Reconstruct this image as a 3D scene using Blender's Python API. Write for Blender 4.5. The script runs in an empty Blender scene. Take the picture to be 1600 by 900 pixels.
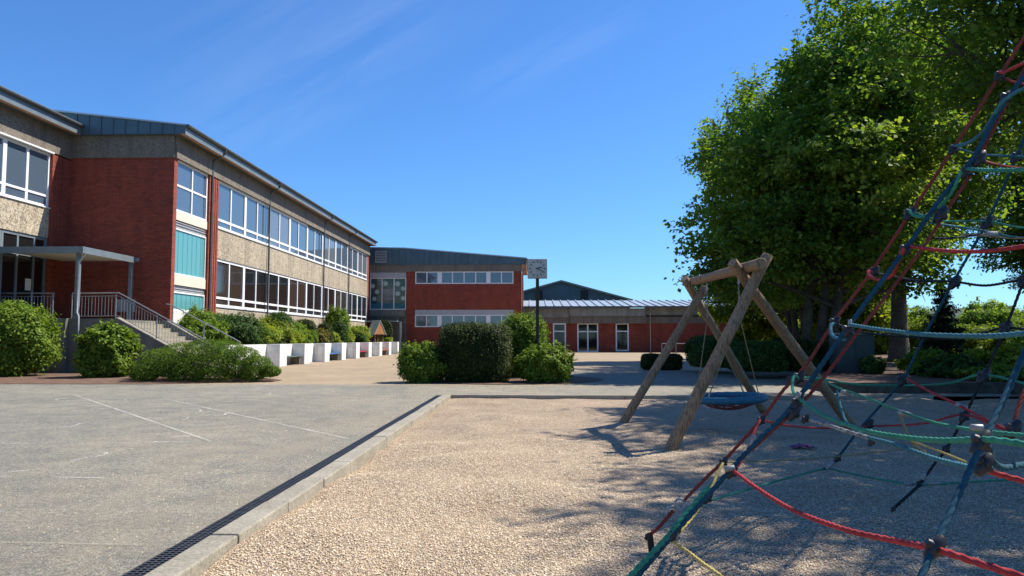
import bpy, math, random
import numpy as np
from mathutils import Vector
R = math.radians
scene = bpy.context.scene
col = scene.collection
random.seed(7)

# ------------------------------------------------------------------ camera
CAMH, FPX, YAW, PITCH = 1.3, 1180.0, 1.7, 3.88
cd = bpy.data.cameras.new('camera'); cam = bpy.data.objects.new('camera', cd); col.objects.link(cam)
cam.location = (0, 0, CAMH); cam.rotation_euler = (R(90 + PITCH), 0, R(YAW))
cd.sensor_width = 36; cd.lens = FPX / 1600 * 36; cd.clip_start = .05; cd.clip_end = 8000
scene.camera = cam

# ------------------------------------------------------------------ measuring rays of the photograph
_y, _p = R(YAW), R(PITCH)
FW = Vector((-math.sin(_y) * math.cos(_p), math.cos(_y) * math.cos(_p), math.sin(_p)))
RT = Vector((math.cos(_y), math.sin(_y), 0)); UP = RT.cross(FW)
def ray(u, v): return FW + RT * ((u - 800) / FPX) + UP * ((450 - v) / FPX)
def gp(u, v, h=0.0):
    d = ray(u, v); t = (h - CAMH) / d.z; return Vector((d.x * t, d.y * t, h))
def yp(u, v, Y):
    d = ray(u, v); t = Y / d.y; return Vector((d.x * t, Y, CAMH + d.z * t))
def xp(u, v, X):
    d = ray(u, v); t = X / d.x; return Vector((X, d.y * t, CAMH + d.z * t))

# ------------------------------------------------------------------ sky and sun
SUN_EL, SUN_AZ = 51.0, 23.0          # azimuth measured from +X towards +Y
w = bpy.data.worlds.new('World'); scene.world = w; w.use_nodes = True
nt = w.node_tree; nt.nodes.clear()
out = nt.nodes.new('ShaderNodeOutputWorld'); bg = nt.nodes.new('ShaderNodeBackground')
sky = nt.nodes.new('ShaderNodeTexSky'); sky.sky_type = 'NISHITA'; sky.sun_disc = False
sky.sun_elevation = R(SUN_EL); sky.sun_rotation = R(90 - SUN_AZ)
sky.air_density = 1.15; sky.dust_density = .15; sky.ozone_density = 3.2; sky.altitude = 200
bg.inputs[1].default_value = .092
# thin cirrus veils, laid out by direction in the sky
L = nt.links.new
def math_(op, a, b=None):
    n = nt.nodes.new('ShaderNodeMath'); n.operation = op
    for i, q in enumerate((a, b)):
        if q is None: continue
        if isinstance(q, (int, float)): n.inputs[i].default_value = q
        else: L(q, n.inputs[i])
    return n.outputs[0]
tc = nt.nodes.new('ShaderNodeTexCoord')
def veil(p, q, width, scale, seed, amp):
    """one long cirrus streak along the great circle through two sky directions"""
    d1, d2 = ray(*p).normalized(), ray(*q).normalized(); n = d1.cross(d2).normalized(); al = (d2 - d1 * d1.dot(d2)).normalized()
    def dot(v, off=0):
        x = nt.nodes.new('ShaderNodeVectorMath'); x.operation = 'DOT_PRODUCT'; L(tc.outputs['Generated'], x.inputs[0]); x.inputs[1].default_value = v; return x.outputs['Value']
    a, b, c = dot(n), dot(al), dot(d1)
    cb = nt.nodes.new('ShaderNodeCombineXYZ'); L(math_('MULTIPLY', a, 13.0), cb.inputs[0]); L(math_('MULTIPLY', b, 1.6), cb.inputs[1]); cb.inputs[2].default_value = seed
    nz = nt.nodes.new('ShaderNodeTexNoise'); nz.inputs['Scale'].default_value = scale; nz.inputs['Detail'].default_value = 7; nz.inputs['Roughness'].default_value = .55; nz.inputs['Distortion'].default_value = .5; L(cb.outputs[0], nz.inputs['Vector'])
    rp = nt.nodes.new('ShaderNodeValToRGB'); rp.color_ramp.elements[0].position = .40; rp.color_ramp.elements[1].position = .78; L(nz.outputs[0], rp.inputs[0])
    m = math_('DIVIDE', a, width); m = math_('MULTIPLY', m, m); m = math_('MAXIMUM', math_('SUBTRACT', 1.0, m), 0.0)
    e = math_('MULTIPLY', math_('SUBTRACT', b, .5 * al.dot(d2)), 1.9 / al.dot(d2)); e = math_('MAXIMUM', math_('SUBTRACT', 1.0, math_('MULTIPLY', e, e)), 0.0)
    m = math_('MULTIPLY', math_('MULTIPLY', m, e), math_('GREATER_THAN', c, 0.0)); return math_('MULTIPLY', math_('MULTIPLY', m, rp.outputs[0]), amp)
vs_ = math_('ADD', math_('ADD', veil((250, 260), (800, -60), .075, 1.5, 1.3, .15), veil((720, 160), (1010, 10), .03, 1.8, 4.1, .17)), veil((200, 140), (700, -140), .09, 1.2, 7.7, .1))
mx = nt.nodes.new('ShaderNodeMixRGB'); mx.inputs[2].default_value = (5.2, 6.2, 8.6, 1)
hs = nt.nodes.new('ShaderNodeMixRGB'); hs.blend_type = 'MULTIPLY'; hs.inputs[0].default_value = 1; hs.inputs[2].default_value = (.45, .785, 1.2, 1)
L(vs_, mx.inputs[0]); L(sky.outputs[0], hs.inputs[1]); L(hs.outputs[0], mx.inputs[1]); L(mx.outputs[0], bg.inputs[0]); L(bg.outputs[0], out.inputs[0])
sd = bpy.data.lights.new('sun', 'SUN'); so = bpy.data.objects.new('sun', sd); col.objects.link(so)
sd.energy = 5.0; sd.angle = R(.53); sd.color = (1, .935, .82)
sv = Vector((math.cos(R(SUN_EL)) * math.cos(R(SUN_AZ)), math.cos(R(SUN_EL)) * math.sin(R(SUN_AZ)), math.sin(R(SUN_EL))))
so.rotation_euler = (-sv).to_track_quat('-Z', 'Y').to_euler(); so.location = (30, 10, 40)
scene.view_settings.view_transform = 'Standard'; scene.view_settings.look = 'None'
scene.view_settings.exposure = .67; scene.view_settings.gamma = 1
scene.render.engine = 'CYCLES'
scene.cycles.use_denoising = True; scene.cycles.max_bounces = 6; scene.cycles.diffuse_bounces = 3
scene.cycles.glossy_bounces = 3; scene.cycles.transmission_bounces = 3; scene.cycles.transparent_max_bounces = 4
scene.cycles.caustics_reflective = False; scene.cycles.caustics_refractive = False

# ------------------------------------------------------------------ materials
def mat(name, base=(.5, .5, .5), rough=.8, metal=0, spec=.5):
    m = bpy.data.materials.new(name); m.use_nodes = True
    b = m.node_tree.nodes['Principled BSDF']
    b.inputs['Base Color'].default_value = (*base, 1); b.inputs['Roughness'].default_value = rough
    b.inputs['Metallic'].default_value = metal; b.inputs['Specular IOR Level'].default_value = spec
    return m
def nn(m, t, **kw):
    n = m.node_tree.nodes.new(t)
    for k, v in kw.items():
        if k in n.inputs: n.inputs[k].default_value = v
        else: setattr(n, k, v)
    return n
def bsdf(m): return m.node_tree.nodes['Principled BSDF']
def pos(m): return nn(m, 'ShaderNodeNewGeometry').outputs['Position']
def noise(m, scale, detail=4, rough=.6, vec=None, dist=0):
    n = nn(m, 'ShaderNodeTexNoise', Scale=scale, Detail=detail, Roughness=rough, Distortion=dist)
    m.node_tree.links.new(vec if vec is not None else pos(m), n.inputs['Vector']); return n.outputs[0]
def ramp(m, fac, stops):
    r = nn(m, 'ShaderNodeValToRGB'); e = r.color_ramp.elements
    while len(e) < len(stops): e.new(.5)
    for i, (p, c) in enumerate(stops):
        e[i].position = p; e[i].color = (*c, 1) if len(c) == 3 else c
    m.node_tree.links.new(fac, r.inputs[0]); return r.outputs[0]
def mixc(m, a, b, fac, mode='MIX'):
    x = nn(m, 'ShaderNodeMixRGB', blend_type=mode); l = m.node_tree.links.new
    for s, i in ((fac, 0), (a, 1), (b, 2)):
        if isinstance(s, (int, float)): x.inputs[i].default_value = s
        elif isinstance(s, tuple): x.inputs[i].default_value = (*s, 1)
        else: l(s, x.inputs[i])
    return x.outputs[0]
def setc(m, c): m.node_tree.links.new(c, bsdf(m).inputs['Base Color'])
def bump(m, h, strength=.4, dist=.01, prev=None):
    b = nn(m, 'ShaderNodeBump', Strength=strength, Distance=dist)
    m.node_tree.links.new(h, b.inputs['Height'])
    if prev is not None: m.node_tree.links.new(prev, b.inputs['Normal'])
    m.node_tree.links.new(b.outputs[0], bsdf(m).inputs['Normal']); return b.outputs[0]
def mscale(m, vec, s, rot=(0, 0, 0)):
    n = nn(m, 'ShaderNodeMapping'); n.inputs['Scale'].default_value = s; n.inputs['Rotation'].default_value = rot
    m.node_tree.links.new(vec, n.inputs[0]); return n.outputs[0]
def wallvec(m):
    s = nn(m, 'ShaderNodeSeparateXYZ'); c = nn(m, 'ShaderNodeCombineXYZ'); a = nn(m, 'ShaderNodeMath', operation='ADD')
    l = m.node_tree.links.new; l(pos(m), s.inputs[0]); l(s.outputs[0], a.inputs[0]); l(s.outputs[1], a.inputs[1])
    l(a.outputs[0], c.inputs[0]); l(s.outputs[2], c.inputs[1]); return c.outputs[0]

def mottled(name, c1, c2, scale, rough=.85, bs=.3, bd=.01, detail=5, fine=None, spec=.4, metal=0):
    m = mat(name, c1, rough, metal, spec); n = noise(m, scale, detail)
    c = ramp(m, n, [(.32, c1), (.68, c2)])
    if fine:
        n2 = noise(m, fine, 3); c = mixc(m, c, ramp(m, n2, [(.3, (.62, .62, .62)), (.7, (1.25, 1.25, 1.25))]), .8, 'MULTIPLY'); bump(m, n2, bs, bd)
    else: bump(m, n, bs, bd)
    if name in ('white_render', 'board_concrete', 'weathered_cladding'): c = streaks(m, c, .76)
    setc(m, c); return m

def streaks(m, c, lo=.74, amt=.85):
    st = noise(m, 1.0, 5, .65, mscale(m, pos(m), (2.6, 2.6, .22)))
    return mixc(m, c, ramp(m, st, [(.36, (lo, lo, lo)), (.52, (1, 1, 1)), (.72, (1.08, 1.07, 1.05))]), amt, 'MULTIPLY')
def brick_mat():
    m = mat('red_brick', rough=.85); v = wallvec(m)
    b = nn(m, 'ShaderNodeTexBrick'); m.node_tree.links.new(v, b.inputs['Vector'])
    b.inputs['Color1'].default_value = (.35, .068, .034, 1); b.inputs['Color2'].default_value = (.235, .045, .026, 1)
    b.inputs['Mortar'].default_value = (.13, .04, .025, 1); b.inputs['Scale'].default_value = 1
    b.inputs['Mortar Size'].default_value = .009; b.inputs['Mortar Smooth'].default_value = .3
    b.inputs['Brick Width'].default_value = .25; b.inputs['Row Height'].default_value = .083; b.inputs['Bias'].default_value = -.1
    n = noise(m, 1.2, 5); n2 = noise(m, 22, 3)
    c = mixc(m, b.outputs[0], ramp(m, n, [(.3, (.78, .78, .8)), (.7, (1.12, 1.08, 1.05))]), .9, 'MULTIPLY')
    c = mixc(m, c, ramp(m, n2, [(.3, (.8, .8, .8)), (.7, (1.15, 1.15, 1.15))]), .8, 'MULTIPLY')
    setc(m, streaks(m, c, .83))
    inv = nn(m, 'ShaderNodeMath', operation='SUBTRACT'); inv.inputs[0].default_value = 1
    m.node_tree.links.new(b.outputs[1], inv.inputs[1]); p = bump(m, inv.outputs[0], .7, .012); bump(m, n2, .3, .006, p); return m
def pebble_mat(name, cols, scale, bs=.6, bd=.01, rough=.85):
    m = mat(name, rough=rough)
    v = nn(m, 'ShaderNodeTexVoronoi', Scale=scale); m.node_tree.links.new(pos(m), v.inputs['Vector'])
    s = nn(m, 'ShaderNodeSeparateColor'); m.node_tree.links.new(v.outputs['Color'], s.inputs[0])
    k = len(cols); c = ramp(m, s.outputs[0], [(i / (k - 1), q) for i, q in enumerate(cols)])
    d = ramp(m, v.outputs['Distance'], [(.25, (1.1, 1.1, 1.1)), (.8, (.5, .48, .45))])
    c = mixc(m, c, d, .75, 'MULTIPLY')
    n = noise(m, .9, 5); c = mixc(m, c, ramp(m, n, [(.3, (.84, .84, .84)), (.7, (1.1, 1.08, 1.05))]), .9, 'MULTIPLY')
    setc(m, streaks(m, c, .72)); inv = nn(m, 'ShaderNodeMath', operation='SUBTRACT'); inv.inputs[0].default_value = 1
    m.node_tree.links.new(v.outputs['Distance'], inv.inputs[1]); bump(m, inv.outputs[0], bs, bd); return m
def glass_mat(name, base, rough=.03, spec=.9):
    m = mat(name, base, rough, 0, spec); n = noise(m, .9, 2); bump(m, n, .012, .05); bsdf(m).inputs['IOR'].default_value = 1.6; return m
def leaf_mat(name, dark, mid, light, trans=.4):
    m = bpy.data.materials.new(name); m.use_nodes = True; nt = m.node_tree; b = nt.nodes['Principled BSDF']
    a = nn(m, 'ShaderNodeAttribute', attribute_name='tint')
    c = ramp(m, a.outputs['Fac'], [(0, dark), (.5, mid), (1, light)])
    b.inputs['Roughness'].default_value = .6; b.inputs['Specular IOR Level'].default_value = .15
    nt.links.new(c, b.inputs['Base Color'])
    t = nn(m, 'ShaderNodeBsdfTranslucent'); mxs = nn(m, 'ShaderNodeMixShader'); mxs.inputs[0].default_value = trans
    c2 = mixc(m, c, (1.3, 1.3, .45), 1.0, 'MULTIPLY'); nt.links.new(c2, t.inputs[0])
    o = nt.nodes['Material Output']; nt.links.new(b.outputs[0], mxs.inputs[1]); nt.links.new(t.outputs[0], mxs.inputs[2]); nt.links.new(mxs.outputs[0], o.inputs[0]); return m

M = {}
M['brick'] = brick_mat()
M['aggregate'] = pebble_mat('exposed_aggregate', [(.18, .15, .11), (.47, .40, .30), (.62, .54, .41), (.34, .29, .21)], 18, .5, .012)
M['zinc'] = mottled('zinc_sheet', (.06, .105, .125), (.09, .14, .16), .8, .45, .05, .003, metal=.25)
M['zinc_roof'] = mottled('zinc_roof', (.34, .39, .41), (.44, .48, .5), .5, .4, .05, .003, metal=.3)
M['fascia'] = mottled('fascia_sheet', (.14, .17, .19), (.19, .225, .245), 1.5, .5, .05, .003, metal=.2)
M['gutter'] = mottled('gutter_sheet', (.075, .085, .085), (.12, .13, .125), 3, .5, .05, .003, metal=.3)
M['white'] = mottled('white_painted_frame', (.74, .75, .76), (.82, .82, .82), 3, .45, .03, .003)
M['cream'] = mottled('cream_panel', (.62, .57, .47), (.68, .63, .52), 1.5, .6, .03, .003)
M['greypanel'] = mottled('grey_panel', (.36, .37, .39), (.42, .43, .45), 2, .6, .03, .003)
M['greyclad'] = mottled('weathered_cladding', (.2, .21, .2), (.29, .3, .28), 1.2, .7, .1, .004)
M['concrete'] = mottled('board_concrete', (.17, .16, .13), (.25, .235, .195), .9, .9, .3, .006, fine=18)
M['dark_shadeconc'] = pebble_mat('dark_shaded_aggregate', [(.16, .14, .12), (.24, .21, .17), (.2, .17, .14)], 18, .5, .01)  # eaves shade put into the colour for the bands; hall lintel is dark itself
M['soffit'] = mottled('timber_soffit', (.42, .2, .09), (.55, .28, .13), 2, .7, .1, .003)
M['glass'] = glass_mat('window_glass', (.075, .11, .155))  # blue base colour stands in for part of the reflected sky
M['glass_b'] = glass_mat('window_glass_curtained', (.13, .15, .17), .06)
M['glass_low'] = glass_mat('classroom_glass', (.014, .015, .015))
M['glass_lowb'] = glass_mat('classroom_glass_brown', (.04, .032, .024), .05)  # browner glass that varies some of the lower windows
M['glass_teal'] = glass_mat('teal_backed_glass', (.10, .31, .32), .1, .5)
M['glass_teal_dark'] = glass_mat('dark_teal_glass', (.015, .085, .085), .08, .5)
M['glass_dark'] = glass_mat('dark_door_glass', (.010, .012, .012), .05, .5)
M['galv'] = mottled('galvanised_steel', (.28, .29, .3), (.4, .41, .42), 6, .42, .05, .002, metal=.6)
M['galvdark'] = mottled('painted_grey_steel', (.16, .19, .21), (.21, .25, .27), 5, .5, .04, .002, metal=.2)
M['white_wall'] = mottled('white_render', (.60, .60, .57), (.80, .80, .77), 1.6, .9, .15, .004, fine=30)
M['black'] = mottled('black_plastic', (.012, .013, .014), (.03, .03, .032), 30, .45, .2, .002)
M['ironblack'] = mottled('dark_iron', (.02, .021, .023), (.045, .045, .05), 20, .4, .1, .002, metal=.7)
M['grate'] = mottled('dark_grate_iron', (.05, .055, .06), (.10, .10, .10), 12, .5, .1, .002, metal=.4)
M['ferrule'] = mottled('dull_aluminium', (.22, .22, .22), (.34, .34, .33), 40, .6, .1, .002, metal=.5)
M['soil'] = mottled('bark_soil', (.10, .055, .036), (.19, .115, .08), 3, .95, .7, .02, fine=28)
M['log'] = None
def log_mat():
    m = mat('weathered_log', rough=.8); tcn = nn(m, 'ShaderNodeTexCoord').outputs['Object']
    n = noise(m, 2.5, 5); g = noise(m, 60, 3, .6, mscale(m, pos(m), (1, 1, .08)))
    c = ramp(m, n, [(.3, (.20, .125, .07)), (.5, (.31, .19, .10)), (.72, (.25, .18, .12))])
    c = mixc(m, c, ramp(m, g, [(.38, (.42, .4, .38)), (.5, (1, 1, 1)), (.62, (1.2, 1.15, 1.1))]), .9, 'MULTIPLY'); setc(m, c); bump(m, g, .6, .01); return m
M['log'] = log_mat()
M['bark'] = mottled('tree_bark', (.045, .038, .03), (.10, .085, .065), 1.6, .95, .9, .04, fine=9)

def asphalt_mat():
    m = mat('worn_asphalt', rough=.9)
    n = noise(m, .35, 6, .65); n3 = noise(m, 2.5, 5); f = noise(m, 75, 3, .8); f2 = noise(m, 20, 5, .75)
    c = ramp(m, n, [(.3, (.145, .142, .125)), (.5, (.182, .177, .155)), (.7, (.235, .22, .182))])
    c = mixc(m, c, ramp(m, n3, [(.35, (.78, .79, .8)), (.65, (1.2, 1.17, 1.1))]), .9, 'MULTIPLY')
    c = mixc(m, c, ramp(m, f, [(.40, (.25, .25, .25)), (.5, (1, 1, 1)), (.60, (2.1, 2.05, 1.9))]), .9, 'MULTIPLY')
    c = mixc(m, c, ramp(m, f2, [(.38, (.55, .55, .55)), (.5, (1, 1, 1)), (.62, (1.4, 1.38, 1.32))]), .85, 'MULTIPLY')
    # sandy film trodden out of the gravel pit, along the drain
    s = nn(m, 'ShaderNodeSeparateXYZ'); m.node_tree.links.new(pos(m), s.inputs[0])
    mr = nn(m, 'ShaderNodeMapRange'); mr.inputs[1].default_value = -7; mr.inputs[2].default_value = -2.2; mr.inputs[3].default_value = 0; mr.inputs[4].default_value = .6
    m.node_tree.links.new(s.outputs[0], mr.inputs[0])
    st = noise(m, 1.1, 6, .7, mscale(m, pos(m), (1, .35, 1), (0, 0, R(20))))
    mm = nn(m, 'ShaderNodeMath', operation='MULTIPLY'); m.node_tree.links.new(mr.outputs[0], mm.inputs[0])
    m.node_tree.links.new(ramp(m, st, [(.38, (0, 0, 0)), (.66, (1, 1, 1))]), mm.inputs[1])
    c = mixc(m, c, (.30, .245, .165), mm.outputs[0]); setc(m, c)
    p = bump(m, f, .9, .010); bump(m, f2, .6, .015, p); return m
M['asphalt'] = asphalt_mat()
def paver_mat(name, c1, c2, mo, s=.2, h=.1):
    m = mat(name, rough=.9); b = nn(m, 'ShaderNodeTexBrick'); m.node_tree.links.new(pos(m), b.inputs['Vector'])
    b.inputs['Color1'].default_value = (*c1, 1); b.inputs['Color2'].default_value = (*c2, 1); b.inputs['Mortar'].default_value = (*mo, 1)
    b.inputs['Scale'].default_value = 1; b.inputs['Brick Width'].default_value = s; b.inputs['Row Height'].default_value = h; b.inputs['Mortar Size'].default_value = .008
    n = noise(m, .5, 6); c = mixc(m, b.outputs[0], ramp(m, n, [(.3, (.8, .8, .8)), (.7, (1.15, 1.13, 1.1))]), .9, 'MULTIPLY')
    n2 = noise(m, 9, 4); c = mixc(m, c, ramp(m, n2, [(.3, (.8, .8, .8)), (.7, (1.2, 1.2, 1.2))]), .8, 'MULTIPLY'); setc(m, c)
    bump(m, b.outputs[1], -.3, .01); return m
M['paver'] = paver_mat('tan_pavers', (.30, .225, .14), (.37, .285, .19), (.18, .135, .09), .24, .12)
M['paver_grey'] = paver_mat('grey_pavers', (.28, .25, .21), (.36, .32, .27), (.17, .15, .13), .3, .15)
def gravel_mat():
    m = mat('pea_gravel', rough=.85)
    def vor(s):
        v = nn(m, 'ShaderNodeTexVoronoi', Scale=s); m.node_tree.links.new(pos(m), v.inputs['Vector'])
        q = nn(m, 'ShaderNodeSeparateColor'); m.node_tree.links.new(v.outputs['Color'], q.inputs[0]); return v.outputs['Distance'], q.outputs[0]
    d, r = vor(72)
    c = ramp(m, r, [(0, (.29, .195, .12)), (.2, (.49, .37, .25)), (.5, (.63, .495, .345)), (.8, (.73, .61, .455)), (1, (.42, .30, .20))])
    c = mixc(m, c, ramp(m, d, [(.2, (1.08, 1.08, 1.08)), (.75, (.42, .38, .33))]), .85, 'MULTIPLY')
    n = noise(m, 1.6, 5, .6); c = mixc(m, c, ramp(m, n, [(.3, (.80, .77, .76)), (.55, (1, 1, 1)), (.75, (1.1, 1.08, 1.06))]), .9, 'MULTIPLY')
    n4 = noise(m, 14, 4, .7); c = mixc(m, c, ramp(m, n4, [(.3, (.72, .68, .66)), (.65, (1.1, 1.1, 1.1))]), .8, 'MULTIPLY'); setc(m, c)
    inv = nn(m, 'ShaderNodeMath', operation='SUBTRACT'); inv.inputs[0].default_value = 1; m.node_tree.links.new(d, inv.inputs[1])
    p = bump(m, inv.outputs[0], 1.0, .016); bump(m, n4, .8, .03, p); return m
M['gravel'] = gravel_mat()
M['kerb'] = mottled('worn_kerb_concrete', (.25, .225, .175), (.35, .315, .25), 2.2, .9, .4, .008, fine=40)
M['meadow'] = mottled('rough_grass', (.07, .11, .02), (.16, .17, .05), .35, .95, .5, .05, fine=6)
M['hill'] = mottled('wooded_hill', (.035, .06, .05), (.055, .085, .06), .01, .95, .1, .1)  # haze of distance put into the colour as a blue cast
M['line'] = mat('worn_court_paint', (.62, .6, .53), .85)
def line_mat(name, colr, lo, hi, op):
    m = mat(name, colr, .9); n = noise(m, 38, 4, .75); n2 = noise(m, 1.6, 3)
    a = ramp(m, mixc(m, n, n2, .35), [(lo, (0, 0, 0)), (hi, (op, op, op))])
    l = m.node_tree.links.new; l(a, bsdf(m).inputs['Alpha']); return m
M['line'] = line_mat('worn_court_paint', (.52, .50, .43), .38, .58, .8)
M['line_faint'] = line_mat('faded_court_paint', (.50, .44, .33), .42, .62, .6)
M['chalk'] = line_mat('chalk_marks', (.6, .58, .52), .40, .56, .8)

def rope_mat(name, c1, c2):
    c1 = tuple(.68 * q for q in c1); c2 = tuple(.75 * q for q in c2); m = mat(name, rough=.9, spec=.2); n = noise(m, 45, 4, .7); n2 = noise(m, 5, 3)
    c = ramp(m, n, [(.3, c1), (.7, c2)]); c = mixc(m, c, ramp(m, n2, [(.3, (.75, .75, .75)), (.7, (1.2, 1.2, 1.2))]), .8, 'MULTIPLY'); setc(m, c); bump(m, n, .4, .003); return m
M['r_red'] = rope_mat('red_rope', (.42, .035, .04), (.62, .08, .08))
M['r_rust'] = rope_mat('faded_red_rope', (.24, .045, .03), (.38, .08, .06))
M['r_blue'] = rope_mat('blue_rope', (.012, .06, .095), (.03, .12, .17))
M['r_cyan'] = rope_mat('light_blue_rope', (.04, .17, .21), (.09, .28, .33))
M['r_green'] = rope_mat('green_rope', (.03, .24, .15), (.08, .38, .25))
M['r_yellow'] = rope_mat('yellow_rope', (.50, .38, .09), (.68, .55, .2))
M['r_dark'] = rope_mat('dark_rope', (.015, .02, .022), (.04, .05, .055))
M['r_black_white'] = rope_mat('grey_flecked_rope', (.06, .07, .07), (.55, .55, .52))
M['r_tan'] = rope_mat('tan_rope', (.28, .24, .12), (.4, .34, .2))
M['rubber_blue'] = mottled('blue_rope_ring', (.01, .09, .15), (.03, .16, .24), 20, .55, .3, .004)
M['wood_dark'] = mottled('dark_stained_wood', (.16, .07, .035), (.25, .11, .05), 3, .7, .2, .004)

M['leaf_tree'] = leaf_mat('maple_leaves', (.055, .125, .025), (.15, .25, .042), (.36, .43, .09), .52)
M['leaf_lime'] = leaf_mat('sunlit_tint_leaves', (.08, .14, .018), (.16, .23, .03), (.30, .33, .06), .5)  # yellow-green of backlit foliage put into the leaf colour
M['leaf_hedge'] = leaf_mat('clipped_hedge_leaves', (.02, .055, .014), (.05, .10, .02), (.12, .19, .04), .25)
M['leaf_box'] = leaf_mat('dark_yew_leaves', (.018, .034, .010), (.042, .065, .016), (.12, .13, .03), .2)
M['leaf_shrub'] = leaf_mat('fresh_shrub_leaves', (.055, .115, .014), (.145, .225, .026), (.34, .39, .07), .35)
M['leaf_yellow'] = leaf_mat('yellow_green_leaves', (.12, .18, .018), (.26, .32, .04), (.42, .44, .09), .45)
M['leaf_jun'] = leaf_mat('juniper_needles', (.03, .065, .010), (.085, .15, .015), (.22, .29, .035), .3)
M['leaf_spruce'] = leaf_mat('spruce_needles', (.008, .022, .012), (.016, .036, .02), (.03, .055, .028), .1)
M['leaf_red'] = leaf_mat('reddish_young_leaves', (.12, .07, .02), (.18, .17, .04), (.28, .28, .07), .35)
M['cab'] = mottled('dark_cabinet_paint', (.03, .045, .045), (.05, .065, .06), 3, .6, .1, .003)

# ------------------------------------------------------------------ mesh helpers
def wloc(o):
    v = Vector((0, 0, 0))
    while o is not None: v += Vector(o.location); o = o.parent
    return v
class MB:
    def __init__(s): s.v = []; s.f = []; s.sm = []
    def add(s, vs, fs, smooth=False):
        n = len(s.v); s.v += [tuple(p) for p in vs]; s.f += [tuple(i + n for i in f) for f in fs]; s.sm += [smooth] * len(fs)
    def box(s, x0, x1, y0, y1, z0, z1):
        x0, x1 = sorted((x0, x1)); y0, y1 = sorted((y0, y1)); z0, z1 = sorted((z0, z1))
        s.add([(x0, y0, z0), (x1, y0, z0), (x1, y1, z0), (x0, y1, z0), (x0, y0, z1), (x1, y0, z1), (x1, y1, z1), (x0, y1, z1)],
              [(3, 2, 1, 0), (4, 5, 6, 7), (0, 1, 5, 4), (1, 2, 6, 5), (2, 3, 7, 6), (3, 0, 4, 7)]); return s
    def prism(s, poly, axis, a, b):
        """poly in the plane normal to axis ('x': (y,z), 'y': (x,z), 'z': (x,y)), extruded from a to b"""
        n = len(poly)
        def P(q, t): return {'x': (t, q[0], q[1]), 'y': (q[0], t, q[1]), 'z': (q[0], q[1], t)}[axis]
        vs = [P(q, a) for q in poly] + [P(q, b) for q in poly]
        fs = [tuple(range(n))[::-1], tuple(range(n, 2 * n))] + [(i, (i + 1) % n, n + (i + 1) % n, n + i) for i in range(n)]
        s.add(vs, fs); return s
    def tube(s, pts, r, n=10, cap=True, lobes=0, amp=0., pitch=.08):
        P = [Vector(p) for p in pts]; k = len(P); rs = r if isinstance(r, (list, tuple)) else [r] * k
        T = [((P[min(i + 1, k - 1)] - P[max(i - 1, 0)]).normalized()) for i in range(k)]
        up = Vector((0, 0, 1)) if abs(T[0].z) < .9 else Vector((1, 0, 0)); a = T[0].cross(up).normalized(); vs = []; d = 0
        for i in range(k):
            if i: d += (P[i] - P[i - 1]).length
            a = (a - T[i] * a.dot(T[i])).normalized(); b = T[i].cross(a); tw = d / pitch * 2 * math.pi / 3 if lobes else 0
            for j in range(n):
                t = 2 * math.pi * j / n; q = rs[i] * (1 + (amp * math.cos(lobes * (t - tw)) if lobes else 0))
                vs.append(P[i] + a * (q * math.cos(t)) + b * (q * math.sin(t)))
        fs = [(i * n + j, i * n + (j + 1) % n, (i + 1) * n + (j + 1) % n, (i + 1) * n + j) for i in range(k - 1) for j in range(n)]
        s.add(vs, fs, True)
        if cap: s.add(vs[:n], [tuple(range(n))[::-1]]); s.add(vs[-n:], [tuple(range(n))])
        return s
    def ball(s, c, r, nu=10, nv=7, sq=(1, 1, 1)):
        vs = []; fs = []
        for i in range(nv + 1):
            for j in range(nu):
                a = math.pi * i / nv; b = 2 * math.pi * j / nu
                vs.append((c[0] + r * sq[0] * math.sin(a) * math.cos(b), c[1] + r * sq[1] * math.sin(a) * math.sin(b), c[2] + r * sq[2] * math.cos(a)))
        for i in range(nv):
            for j in range(nu): fs.append((i * nu + j, (i + 1) * nu + j, (i + 1) * nu + (j + 1) % nu, i * nu + (j + 1) % nu))
        s.add(vs, fs, True); return s
    def build(s, name, m, parent=None, bevel=0):
        a = np.array(s.v, dtype=float)
        if parent is None:
            o0 = Vector(((a[:, 0].min() + a[:, 0].max()) / 2, (a[:, 1].min() + a[:, 1].max()) / 2, a[:, 2].min()))
        else: o0 = wloc(parent)
        a = a - np.array(o0)
        me = bpy.data.meshes.new(name); me.from_pydata(a.tolist(), [], s.f); me.materials.append(m)
        me.polygons.foreach_set('use_smooth', s.sm); me.update()
        o = bpy.data.objects.new(name, me); col.objects.link(o)
        if parent is None: o.location = o0
        else: o.parent = parent
        if bevel:
            b = o.modifiers.new('bevel', 'BEVEL'); b.width = bevel; b.segments = 2; b.limit_method = 'ANGLE'; b.angle_limit = R(40)
        return o
def tag(o, label=None, cat=None, group=None, kind=None):
    if label: o['label'] = label
    if cat: o['category'] = cat
    if group: o['group'] = group
    if kind: o['kind'] = kind
    return o
def empty(name, loc, label=None, cat=None, group=None):
    o = bpy.data.objects.new(name, None); o.empty_display_size = .3; col.objects.link(o); o.location = loc; return tag(o, label, cat, group)
def struct(o, label=None): return tag(o, label, kind='structure')
def sheet(name, pts, z, m, label=None):
    b = MB(); b.add([(p[0], p[1], z) for p in pts], [tuple(range(len(pts)))]); return struct(b.build(name, m), label)
def copy_tree(o, parent=None):
    c = o.copy(); col.objects.link(c); c.parent = parent
    for ch in o.children: copy_tree(ch, c)
    return c
def FX(x0): return lambda s0, s1, d0, d1, h0, h1: (x0 + d0, x0 + d1, s0, s1, h0, h1)
def FY(y0): return lambda s0, s1, d0, d1, h0, h1: (s0, s1, y0 - d1, y0 - d0, h0, h1)
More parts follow.
